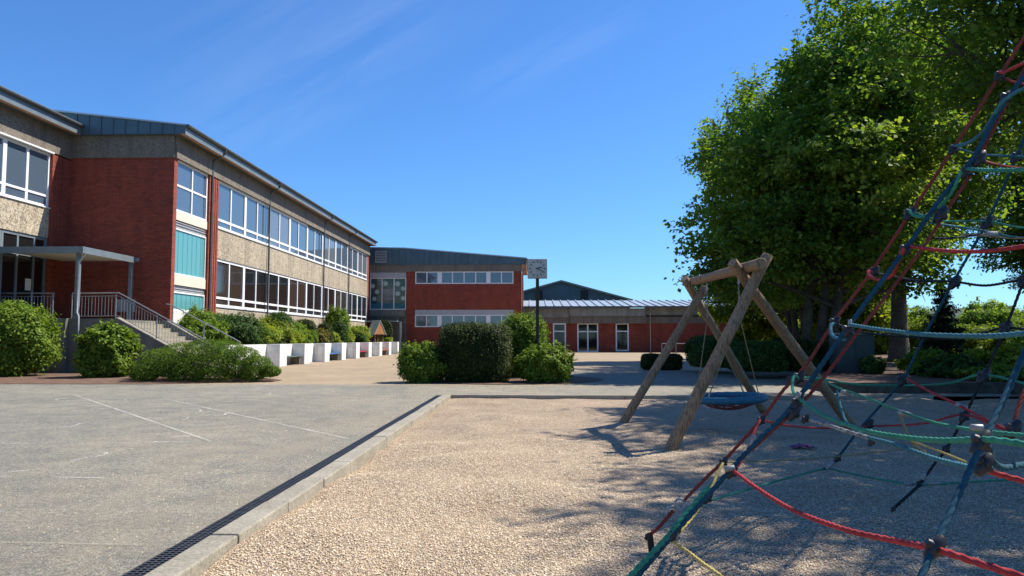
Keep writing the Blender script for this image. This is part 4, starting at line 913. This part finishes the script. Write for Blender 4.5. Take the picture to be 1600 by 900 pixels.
def make_tree(name, seed, H, Rr, z0, leaf, m, nleaf, trunk_r, nl=30, stems=1, clump=.42, shoots=50, bark='bark', limbs=True, lean=0, tap=.42, extra=()):
    rng = np.random.default_rng(seed); root = empty(name, (0, 0, 0)); lobes = crown_lobes(rng, H, Rr, z0, nl, lean, tap) + [(np.array(q[:3]), q[3]) for q in extra]
    b = MB(); tips = []
    for s in range(stems):
        ox = (s - (stems - 1) / 2) * trunk_r * 1.7; hT = H * (.74 if stems == 1 else .56); pts = []; rs = []
        n = 11
        for i in range(n + 1):
            t = i / n; pts.append((lean * .5 * t + ox * (1 + 2.2 * t) + .18 * math.sin(t * 5 + s), .2 * math.sin(t * 4 + s * 2) + .02, -.3 + hT * t)); rs.append(trunk_r * ((1 - t) ** .8 * .85 + .10) * (1 + .45 * math.exp(-t * 16)))
        b.tube(pts, rs, 12); tips.append((pts, rs))
    if limbs:
        for k, (c, r) in enumerate(lobes):
            pts_, rs_ = tips[k % stems]; zz = max(z0 * .75 + 1.2 + 1.6 * rng.random(), c[2] - rng.uniform(.5, 2.6) - .35 * np.hypot(c[0], c[1])); zz = min(zz, H * .66)
            i = int(np.clip(zz / (H * (.74 if stems == 1 else .56)) * 11, 1, 10)); a = Vector(pts_[i]); c_ = Vector(c); mid = a.lerp(c_, .5) + Vector((rng.normal(0, .2), rng.normal(0, .2), rng.uniform(-.1, .35))); r0 = min(rs_[i] * .6, .13)
            b.tube([a, a.lerp(mid, .6) + Vector((0, 0, .05)), mid, mid.lerp(c_, .6), c_], [r0, r0 * .8, r0 * .62, r0 * .42, r0 * .2], 7, False)
            for q in range(7):
                d = rng.normal(size=3); d /= np.linalg.norm(d); e = Vector(c + d * r * .95); s0 = mid.lerp(c_, rng.uniform(.2, 1)); b.tube([s0, s0.lerp(e, .5) + Vector(rng.normal(0, .08, 3)), e], [r0 * .3, r0 * .2, .008], 5, False)
    w_ = np.array([r ** 2 for _, r in lobes]); w_ /= w_.sum(); per = 46; nc = nleaf // per; CC = []; OO = []; TT = []
    idx = rng.choice(len(lobes), nc, p=w_)
    lob_t = rng.normal(0, .13, len(lobes))
    for k in idx:
        c, r = lobes[k]; d = rng.normal(size=3); d /= np.linalg.norm(d); rr_ = r * (1 - .42 * rng.random() ** 1.6) * (1 + .18 * math.sin(7 * d[0] + k) * math.sin(6 * d[1] + 2 * k))
        q = c + d * rr_ * np.array([1.15, 1.15, .68]); sg = clump * Rr / 6 * rng.uniform(.6, 1.1)
        P = q + rng.normal(0, 1, (per, 3)) * sg * np.array([1, 1, .55]); CC.append(P); OO.append(np.tile(d * .5, (per, 1))); TT.append(np.clip(.42 + lob_t[k] + rng.normal(0, .10) + rng.normal(0, .17, per), 0, 1))
    sb = MB()
    for _ in range(shoots):
        k = rng.integers(len(lobes)); c, r = lobes[k]; d = rng.normal(size=3); d[2] = abs(d[2]) * .8; d /= np.linalg.norm(d)
        st = c + d * r * .85; Ls = rng.uniform(.5, 1.35) * Rr / 6; dd = d * .6 + np.array([0, 0, .7]); dd /= np.linalg.norm(dd); sb.tube([Vector(st), Vector(st + dd * Ls)], [.018, .006], 4, False)
        t = rng.random(26)[:, None]; P = st + dd * Ls * t + rng.normal(0, .13 * Rr / 6, (26, 3)); CC.append(P); OO.append(np.tile(d * .3, (26, 1))); TT.append(np.clip(.55 + rng.normal(0, .18, 26), 0, 1))
    C = np.concatenate(CC); S = rng.uniform(.6, 1.25, len(C)) * leaf
    V, F_ = quads(C, S, rng, .35, .72, np.concatenate(OO)); cr = raw_mesh('crown', V, F_, M[m], np.concatenate(TT), 4, root)
    n0 = len(b.v); b.v += sb.v; b.f += [tuple(i + n0 for i in f) for f in sb.f]; b.sm += sb.sm; b.build('trunk', M[bark], root)
    return root
def place(o, x, y, z=0, rz=0, sc=1, label=None, cat='tree', group=None):
    o.location = (x, y, z); o.rotation_euler = (0, 0, R(rz)); o.scale = (sc, sc, sc) if not isinstance(sc, tuple) else sc
    return tag(o, label, cat, group)
TG = 'tall leafy trees along the right side'
BZ = .22
ta = make_tree('maple_tree', 21, 16.6, 5.4, 2.6, .10, 'leaf_tree', 84000, .2, 54, stems=3, shoots=130, lean=3.0, tap=.9, clump=.36, extra=((-3.0, 0, 4.0, 1.4), (-3.4, -.4, 5.0, 1.2), (-3.6, .6, 3.4, .9), (-2.4, .3, 6.4, 1.3), (3.6, 0, 4.6, 1.6), (4.2, .5, 3.6, 1.2), (2.4, 2.4, 3.4, 1.1), (-1.8, 1.8, 3.3, 1.0), (0, 2.6, 3.3, 1.3), (1.3, -2.0, 3.7, 1.2), (-.9, -2.1, 3.9, 1.1), (2.6, -1.2, 4.0, 1.1)))
place(ta, 10.2, 28.3, BZ, 0, 1, 'leftmost tall maple, several stems, directly behind the log swing', group=TG)
tb_ = make_tree('maple_tree', 34, 19.5, 7.4, 3.9, .12, 'leaf_tree', 72000, .42, 62, shoots=60, clump=.36)
place(tb_, yp(1405, 560, 37).x, 37, BZ, 0, 1, 'tallest maple with one thick straight dark trunk', group=TG)
t3 = make_tree('maple_tree', 55, 14.5, 5.6, 4.4, .075, 'leaf_tree', 80000, .30, 60, shoots=60, clump=.32)
place(t3, 13.1, 16.2, BZ, 75, 1, 'maple at the right edge whose crown hangs over the climbing net', group=TG)
t4 = copy_tree(t3); place(t4, 13.0, 9.2, BZ, 200, 1.0, 'nearest maple, its trunk out of view on the right', group=TG)
t0 = copy_tree(ta); place(t0, 15.2, 43, BZ, 140, 1.1, 'farthest maple, rising behind the clipped hedges', group=TG)
t7 = copy_tree(t3); place(t7, 20.5, 23.5, BZ, 310, 1.05, 'maple added beyond the right edge to shade the raised bed', group=TG)  # added off screen for the shadow it throws on the bed
t8 = copy_tree(t3); place(t8, 17.5, 2.5, -.1, 30, 1.05, 'unseen maple added beside the camera to block sky light', group=TG)  # added out of view so its crown blocks sky light
t6 = copy_tree(tb_); place(t6, 31, 44, BZ, 100, .8, 'maple to the right behind the thickest trunk', group=TG)

def shrub(name, label, x, y, z0, rx, ry, h, m, n, leaf=.035, sq=2.4, seed=0, cat='shrub', group=None, lump=.10, flat=.0, spiky=0):
    rng = np.random.default_rng(seed + int(abs(x * 37) + abs(y * 11))); root = empty(name, (x, y, z0), label, cat, group)
    def env(d):
        e = 1 / (np.abs(d[:, 0]) ** sq + np.abs(d[:, 1]) ** sq + np.abs(d[:, 2]) ** sq) ** (1 / sq)
        f = 1 + lump * (np.sin(3.1 * d[:, 0] + 5 * d[:, 2] + seed) * np.cos(4.3 * d[:, 1] + seed * 1.7) + .7 * np.sin(9 * d[:, 0] + seed * 2) * np.sin(8 * d[:, 1] + 7 * d[:, 2])); return e * f
    d = rng.normal(size=(n, 3)); d /= np.linalg.norm(d, axis=1)[:, None]
    rough_ = .03 if sq > 3 or lump < .09 else .055
    r = env(d) * (1 - .16 * rng.random(n) ** 1.3 + rough_ * rng.normal(size=n)) * (1 + (.07 if rough_ < .04 else .16) * rng.random(n) ** 7)
    if spiky: r *= 1 + spiky * rng.random(n) ** 6
    sc_ = np.array([rx, ry, h / 2]); C = d * r[:, None] * sc_ + np.array([0, 0, h / 2]); C[:, 2] = np.maximum(C[:, 2], .02)
    if rough_ > .04:
        ns = n // 90; ds = rng.normal(size=(ns, 3)); ds[:, 2] = np.abs(ds[:, 2]) * .8 + .1; ds /= np.linalg.norm(ds, axis=1)[:, None]; k = 12; e_ = env(ds)
        tt = rng.random((ns, k, 1)); ln = rng.uniform(.1, .3, (ns, 1, 1)); base_ = (ds * (e_ * .9)[:, None] * sc_)[:, None, :]; up_ = ds * .7 + np.array([0, 0, .6])
        P_ = base_ + up_[:, None, :] * tt * ln * min(1.0, h * .8) + rng.normal(0, leaf * .6, (ns, k, 3)) + np.array([0, 0, h / 2]); C = np.concatenate([C, P_.reshape(-1, 3)]); d = np.concatenate([d, np.repeat(ds, k, 0) * .4]); n = len(C)
    cl = np.sin(7 * C[:, 0] + seed) * np.sin(6 * C[:, 1]) * np.sin(8 * C[:, 2] + 1)
    T = np.clip(.42 + .16 * cl + rng.normal(0, .19, n), 0, 1)
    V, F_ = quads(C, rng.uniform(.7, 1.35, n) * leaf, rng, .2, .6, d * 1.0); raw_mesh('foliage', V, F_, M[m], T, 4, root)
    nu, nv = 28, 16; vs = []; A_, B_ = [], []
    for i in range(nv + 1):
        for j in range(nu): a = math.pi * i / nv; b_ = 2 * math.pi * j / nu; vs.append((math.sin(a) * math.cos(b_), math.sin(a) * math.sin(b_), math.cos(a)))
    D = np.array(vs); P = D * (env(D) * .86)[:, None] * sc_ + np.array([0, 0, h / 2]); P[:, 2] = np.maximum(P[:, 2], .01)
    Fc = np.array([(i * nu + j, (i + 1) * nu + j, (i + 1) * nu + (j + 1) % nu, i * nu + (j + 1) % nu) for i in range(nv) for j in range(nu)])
    raw_mesh('shade_core', P, Fc, M[m], np.full(len(Fc), .1), 4, root, True)  # solid core in the darkest leaf tint, inner shade put into its colour
    return root
def shr(u0, u1, vt, y, z0, m, label, n=9000, leaf=.035, ry=None, name='shrub', cat='shrub', **k):
    """size a shrub from its left, right and top in the photo and its distance"""
    a, b_ = yp(u0, 520, y), yp(u1, 520, y); x = (a.x + b_.x) / 2; rx = (b_.x - a.x) / 2; h = yp((u0 + u1) / 2, vt, y).z - z0
    return shrub(name, label, x, y, z0, rx, ry or rx, h, m, n, leaf, cat=cat, **k)
# island in the middle
isl = [(Vector((-.9 + 3.1 * math.cos(a), 24.6 + 2.9 * math.sin(a) * (1 if math.sin(a) > 0 else .98), 0))) for a in [2 * math.pi * i / 40 for i in range(40)]]
sheet('planting_island', [(p.x, p.y) for p in isl], .015, M['soil'], 'bare soil island under the central shrubs')
GI = 'shrubs on the soil island'
shr(626, 694, 541, 22.9, 0, 'leaf_shrub', 'light green rounded shrub at the left end of the soil island', 8500, .04, group=GI, sq=2.2, lump=.16, seed=3)
shr(689, 796, 507, 23.3, 0, 'leaf_box', 'big dark clipped block shrub in the middle of the island', 22000, .032, ry=.85, group=GI, sq=7, lump=.05, seed=4)
shr(779, 852, 497, 26.2, 0, 'leaf_shrub', 'tall green shrub with yellowish tips standing behind the clock post', 15000, .04, group=GI, sq=2.8, lump=.12, seed=5)
shr(815, 889, 545, 23.0, 0, 'leaf_shrub', 'low bright green bush right of the clock post', 10000, .045, group=GI, sq=2.4, lump=.17, seed=6)
# left beds
shr(-70, 76, 476, 26.2, 0, 'leaf_shrub', 'large fresh green bush at the left edge before the terrace wall', 20000, .055, ry=1.3, sq=2.3, lump=.12, seed=7)
shr(133, 206, 512, 25.6, 0, 'leaf_shrub', 'single broad-leaved bush against the bare concrete wall', 7000, .07, sq=2.5, lump=.16, seed=8)
J = empty('juniper', (gp(320, 596).x, 24, 0), 'wide spreading juniper in front of the steps', 'juniper')
def juniper():
    rng = np.random.default_rng(9); base = J.location; CC = []; TT = []; OO = []
    x0, x1 = yp(214, 560, 23.5).x, yp(437, 560, 23.5).x
    for (u, v, r) in ((250, 560, .55), (285, 552, .6), (320, 548, .62), (350, 547, .58), (378, 556, .5), (402, 568, .42), (422, 580, .3), (235, 575, .5), (268, 575, .55), (305, 572, .6), (340, 570, .6), (370, 577, .5), (395, 583, .4), (225, 585, .4), (290, 585, .5), (330, 588, .5)):
        for yy in (23.0, 23.8, 24.6):
            c = yp(u, v, yy + rng.uniform(-.15, .15)); n = 900; d = rng.normal(size=(n, 3)); d /= np.linalg.norm(d, axis=1)[:, None]
            P = np.array(c) + d * r * (1 - .3 * rng.random((n, 1)) ** 1.4) * np.array([1.15, 1, .6]); CC.append(P); OO.append(d); TT.append(np.clip(.4 + rng.normal(0, .08) + rng.normal(0, .18, n), 0, 1))
    C = np.concatenate(CC); O = np.concatenate(OO); T = np.concatenate(TT); k = C[:, 2] > .02; C, O, T = C[k], O[k], T[k]
    C = C - np.array(base); V, F_ = quads(C, rng.uniform(.6, 1.4, len(C)) * .036, rng, .2, .35, O + np.array([.3, 0, .3])); raw_mesh('foliage', V, F_, M['leaf_jun'], T, 4, J)
juniper()
GG = 'garden shrubs between planters and school'
for (u0, u1, vt, y, m, lab, n, lf, kw) in (
    (262, 345, 486, 34.8, 'leaf_shrub', 'green bush right behind the back handrail of the steps', 9000, .05, dict(lump=.18)),
    (310, 405, 494, 35.2, 'leaf_hedge', 'dull green bush with tall stems beside the bright yellow one', 10000, .05, dict(lump=.15)),
    (362, 432, 507, 34.3, 'leaf_yellow', 'bright yellow-green bush at the planter wall start', 8000, .05, dict(lump=.2)),
    (400, 455, 500, 37.5, 'leaf_yellow', 'wide yellow-green bush below the round clipped ball', 8000, .05, dict(lump=.2)),
    (415, 456, 488, 40, 'leaf_hedge', 'round clipped green ball by the second downpipe', 8000, .045, dict(lump=.04)),
    (408, 443, 520, 35.6, 'leaf_box', 'small dark bush at the planter edge left of centre', 4000, .045, dict(lump=.1)),
    (432, 470, 516, 39, 'leaf_yellow', 'loose yellow-green bush above the dark green bench', 5000, .05, dict(lump=.2)),
    (458, 495, 499, 46, 'leaf_box', 'dark grey-green clipped ball against the facade', 6000, .05, dict(lump=.05)),
    (470, 496, 516, 42, 'leaf_shrub', 'small fresh green ball above the second pier', 4000, .05, dict(lump=.08)),
    (487, 512, 517, 42.5, 'leaf_red', 'reddish-tipped bush between green ball and dark column', 4000, .05, dict(lump=.2)),
    (496, 519, 506, 46, 'leaf_box', 'dark clipped column shrub left of the brighter one', 5000, .05, dict(lump=.05, sq=3.2)),
    (516, 542, 503, 47, 'leaf_hedge', 'clipped green column shrub lit on its right side', 5000, .05, dict(lump=.05, sq=3.2)),
    (507, 545, 483, 54, 'leaf_shrub', 'highest rounded bush beneath the lower windows', 6000, .06, dict(lump=.1)),
    (536, 575, 511, 50, 'leaf_yellow', 'grassy yellow-green clump left of the play hut', 5000, .06, dict(lump=.2)),
    (545, 572, 520, 47, 'leaf_hedge', 'dull green low bush over the blue bench', 4000, .05, dict(lump=.12)),
    (588, 613, 501, 60, 'leaf_box', 'tall grey-green rounded bush right of the play hut', 6000, .06, dict(lump=.05)),
    (300, 352, 503, 33.8, 'leaf_shrub', 'fresh green bush between the handrail and the wall', 7000, .05, dict(lump=.2)),
    (395, 428, 514, 36, 'leaf_shrub', 'leafy green bush in front of the wide yellow one', 5000, .05, dict(lump=.2)),
    (438, 474, 506, 43, 'leaf_shrub', 'light green bush between the two clipped balls', 6000, .055, dict(lump=.18)),
    (452, 486, 522, 38.5, 'leaf_shrub', 'low green bush right above the dark green bench', 4500, .05, dict(lump=.15)),
    (500, 530, 520, 43, 'leaf_yellow', 'low yellow-green tuft over the third pier', 4000, .05, dict(lump=.2)),
    (524, 552, 520, 45, 'leaf_yellow', 'low bright tuft in front of the lit column shrub', 4000, .05, dict(lump=.2)),
    (549, 573, 519, 56, 'leaf_shrub', 'green bush at the left post of the play hut', 4500, .06, dict(lump=.15)),
    (594, 612, 527, 62, 'leaf_yellow', 'pale green low plants under the play hut', 4000, .07, dict(lump=.2))):
    kw = dict(kw); y = max(y, 15300 / (835 - u1)); shr(u0, u1, vt, y, .8, m, lab, n, lf, group=GG, seed=int(u0), ry=min(1.3, (u1 - u0) / 45.), **kw)

# ------------------------------------------------------------------ raised bed on the right with hedges
RB = [(7.2, 18.75), (30, 18.75), (34, 75), (16, 75), (11, 34), (9.3, 25.5), (7.4, 22.5)]
b = MB(); n = len(RB); b.add([(x, y, -.1) for x, y in RB] + [(x, y, BZ) for x, y in RB], [tuple(range(n, 2 * n))] + [(i, (i + 1) % n, n + (i + 1) % n, n + i) for i in range(n)])
struct(b.build('raised_soil_bed', M['soil']), 'raised shady soil bed under the trees')
b = MB(); b.box(7.1, 30, 18.6, 18.74, -.1, .25); struct(b.build('kerb', M['bark'], bevel=.01), 'dark timber edging in front of the raised bed')
sheet('path', [(8.8, PY1 + .08), (40, PY1 + .08), (40, 18.6), (8.8, 18.6)], -.004, M['soil'], 'trodden strip before the timber edging')
GH = 'clipped hedges beyond the swing'
for (u0, u1, vt, y, m, lab, ry, n) in (
    (1078, 1150, 526, 30.0, 'leaf_hedge', 'low clipped hedge nearest the path, seen through the swing frame', 1.6, 15000),
    (1140, 1216, 534, 26.0, 'leaf_hedge', 'dark clipped hedge directly behind the blue swing seat', 1.2, 13000),
    (1205, 1262, 530, 26.5, 'leaf_box', 'dark clipped hedge right of the swing seat', 1.2, 11000),
    (1255, 1318, 536, 27.5, 'leaf_box', 'dark hedge beside the broad trunks left of the box', 1.2, 11000)):
    shr(u0, u1, vt, y, BZ, m, lab, n, .04, ry=ry, name='hedge', cat='hedge', group=GH, sq=4.5, lump=.06, seed=int(u0))
for (u0, u1, lab) in ((1002, 1034, 'left of two low box bushes on the path'), (1030, 1064, 'right of two low box bushes on the path')):
    shr(u0, u1, 553, 32.5, 0, 'leaf_box', lab, 5000, .04, group='low box bushes on the path', sq=3.5, lump=.05, seed=u0)
# dark utility cabinet under the trees
a = yp(1306, 520, 24.5); c = yp(1366, 520, 24.5)
Q = empty('utility_cabinet', ((a.x + c.x) / 2, 24.8, BZ), 'dark green-grey utility cabinet beside the thick trunk', 'utility cabinet')
b = MB(); hT = yp(1335, 520, 24.5).z; b.box(a.x, c.x, 24.5, 25.1, BZ, hT - .06); b.build('body', M['cab'] if 'cab' in M else mottled('dark_cabinet_paint', (.03, .045, .045), (.05, .065, .06), 3, .6, .1, .003), Q, bevel=.02)
MB().box(a.x - .03, c.x + .03, 24.46, 25.14, hT - .058, hT).build('lid', M['galvdark'], Q, bevel=.01)
m_ = (a.x + c.x) / 2
for s in (-1, 1): MB().box(m_ + (.01 if s > 0 else -(c.x - a.x) / 2 + .04), m_ + ((c.x - a.x) / 2 - .04 if s > 0 else -.01), 24.485, 24.498, BZ + .08, hT - .1).build('door', M['cab'], Q)
shr(1345, 1378, 560, 24.2, BZ, 'leaf_hedge', 'ivy-like bush growing over the corner of the dark cabinet', 4000, .04, seed=33)
# low rail near the hall
e = empty('barrier_rail', (yp(1052, 540, 62).x, 62, 0), 'low thin metal rail in front of the hall wall', 'rail')
a, c = yp(1034, 536, 62), yp(1078, 536, 62)
MB().tube([(a.x, 62, .95), (c.x, 62, .95)], .03, 6).build('rail', M['galv'], e)
for x in (a.x, (a.x + c.x) / 2, c.x): MB().tube([(x, 62, 0), (x, 62, .95)], .03, 6).build('post', M['galvdark'], e)

# ------------------------------------------------------------------ background on the right
GBk = 'undergrowth beyond the climbing net'
for (u0, u1, vt, y, m, lab, n, lf) in (
    (1418, 1470, 552, 23.5, 'leaf_shrub', 'grassy mid-green bush just right of the thick trunk', 8000, .06),
    (1450, 1520, 560, 22, 'leaf_hedge', 'dark green bush below the spruce', 9000, .055),
    (1500, 1570, 553, 23.5, 'leaf_yellow', 'sunlit yellow-green bush right of the spruce', 9000, .07),
    (1555, 1650, 545, 21.5, 'leaf_yellow', 'bright yellow-green bush at the right picture edge', 10000, .07),
    (1520, 1625, 575, 20.2, 'leaf_shrub', 'low green bush seen through the near ropes', 9000, .06),
    (1380, 1440, 578, 38, 'leaf_hedge', 'low dark bush at the foot of the thick trunk', 5000, .06),
    (1310, 1400, 505, 56, 'leaf_lime', 'tall sunlit bush between cabinet and thick trunk', 9000, .11),
    (1425, 1480, 500, 60, 'leaf_lime', 'pale green bush left of the spruce top', 8000, .11),
    (1490, 1560, 512, 62, 'leaf_lime', 'pale green bush behind the round-headed tree foot', 8000, .11),
    (1560, 1660, 505, 58, 'leaf_shrub', 'mid-green tall bush at the far right', 9000, .11),
    (1150, 1230, 500, 55, 'leaf_lime', 'backlit bush glowing between the maple stems', 9000, .1),
    (1225, 1320, 496, 58, 'leaf_yellow', 'backlit yellowish bush right of the maple stems', 9000, .1)):
    shr(u0, u1, vt, y, 0 if y > 40 else BZ, m, lab, n, lf, group=GBk, seed=int(u0), ry=2.0 if y > 30 else .75, lump=.22, sq=2.2, spiky=.25)
GT = 'trees beyond the schoolyard'
bt = make_tree('broadleaf_tree', 71, 9.5, 4.6, 1.0, .19, 'leaf_lime', 13000, .22, 22, shoots=20, clump=.6)
spots = ((1305, 46, .78, 'golden-leaved small tree close behind the maple stems'), (1172, 50, .72, 'small tree with thin stems behind the swing frame'), (1345, 54, .8, 'yellow-green small tree behind the dark cabinet'), (1262, 72, 1.15, 'yellow-green background tree seen between the maple stems'), (1190, 82, 1.1, 'background tree left of the maple stems, mostly hidden'), (1330, 64, 1.0, 'background tree with golden leaves left of the thick trunk'), (1385, 90, .75, 'small background tree touching the thick trunk'), (1440, 120, .75, 'distant pale tree left of the spruce'), (1525, 150, .72, 'distant pale tree just right of the spruce'), (1130, 92, .9, 'background tree above the hall roof end'))
for i, (u, y, s, lab) in enumerate(spots):
    o = bt if i == 0 else copy_tree(bt); place(o, yp(u, 520, y).x, y, -.1, i * 57, s, lab, group=GT)
rt_ = make_tree('broadleaf_tree', 88, 8.2, 4.2, 1.0, .17, 'leaf_tree', 16000, .22, 24, shoots=25, clump=.6)
for i, (u, y, s, lab) in enumerate(((1545, 88, .85, 'round-headed green tree on the skyline right of the spruce'), (1625, 96, .75, 'round-headed tree cut by the right picture edge'), (1590, 130, .95, 'lower far tree between the two round-headed ones'))):
    o = rt_ if i == 0 else copy_tree(rt_); place(o, yp(u, 520, y).x, y, -.1, i * 80, s, lab, group=GT)
def spruce(x, y, H, Rr, label):
    rng = np.random.default_rng(5); root = empty('spruce_tree', (x, y, -.1), label, 'tree'); MB().tube([(x, y, -.2), (x, y, H - .3)], [.16, .02], 8).build('trunk', M['bark'], root)
    CC, OO = [], []; z = .4
    while z < H:
        t = z / H; r = Rr * (1 - t) ** .85 * rng.uniform(.8, 1.12) + .06; n = int(5 + 9 * (1 - t))
        for k in range(n):
            a = rng.uniform(0, 6.28); m_ = int(28 + 60 * (1 - t)); s = rng.random((m_, 1)) ** .7; rr_ = r * rng.uniform(.75, 1.1); d = np.array([math.cos(a), math.sin(a), 0])
            P = d * s * rr_ + np.array([0, 0, 1]) * (z - .28 * s * rr_ + .22 * (s ** 3) * rr_) + rng.normal(0, 1, (m_, 3)) * np.array([.07, .07, .06]); CC.append(P); OO.append(np.tile(d * .3, (m_, 1)))
        z += .17
    C = np.concatenate(CC); V, F_ = quads(C, rng.uniform(.6, 1.3, len(C)) * .085, rng, .2, .4, np.concatenate(OO)); raw_mesh('crown', V, F_, M['leaf_spruce'], rng.random(len(C)), 4, root)
sp = yp(1470, 437, 46); spruce(sp.x, 46, sp.z + .1, 1.9, 'slim dark spruce standing alone against the sky')
def hills():
    b = MB(); vs = []; n = 60
    for i in range(n + 1):
        u = 700 + 1300 * i / n; a = yp(u, 520, 2500); h = 1.3 + (2500 / 1180) * (38 + 8 * math.sin(i * .19 + 1) + 3 * math.sin(i * .7)) * (.4 + .6 * min(1, i / 18))
        vs.append((a.x, 2300, -5)); vs.append((a.x, 2500, h)); vs.append((a.x, 3000, h * .6))
    for i in range(n): b.f += [(3 * i, 3 * i + 3, 3 * i + 4, 3 * i + 1), (3 * i + 1, 3 * i + 4, 3 * i + 5, 3 * i + 2)]; b.sm += [True, True]
    b.v = vs; struct(b.build('hills', M['hill']), 'low wooded hills on the horizon')
hills()
def far_wood():
    rng = np.random.default_rng(12); CC = []
    for i in range(170):
        u = rng.uniform(1000, 1750); y = rng.uniform(170, 420); a = yp(u, 520, y); h = rng.uniform(5, 9) * (1 if y > 250 else .8); n = 170
        d = rng.normal(size=(n, 3)); d /= np.linalg.norm(d, axis=1)[:, None]; CC.append(np.array([a.x, y, h * .5]) + d * np.array([4.5, 4.5, h * .5]))
    C = np.concatenate(CC); V, F_ = quads(C, rng.uniform(.5, 1, len(C)), rng, .3, .7); o = raw_mesh('far_wood', V, F_, M['leaf_tree'], rng.random(len(C)), 4); tag(o, 'distant belt of trees below the hills', 'wood', kind='stuff')
far_wood()
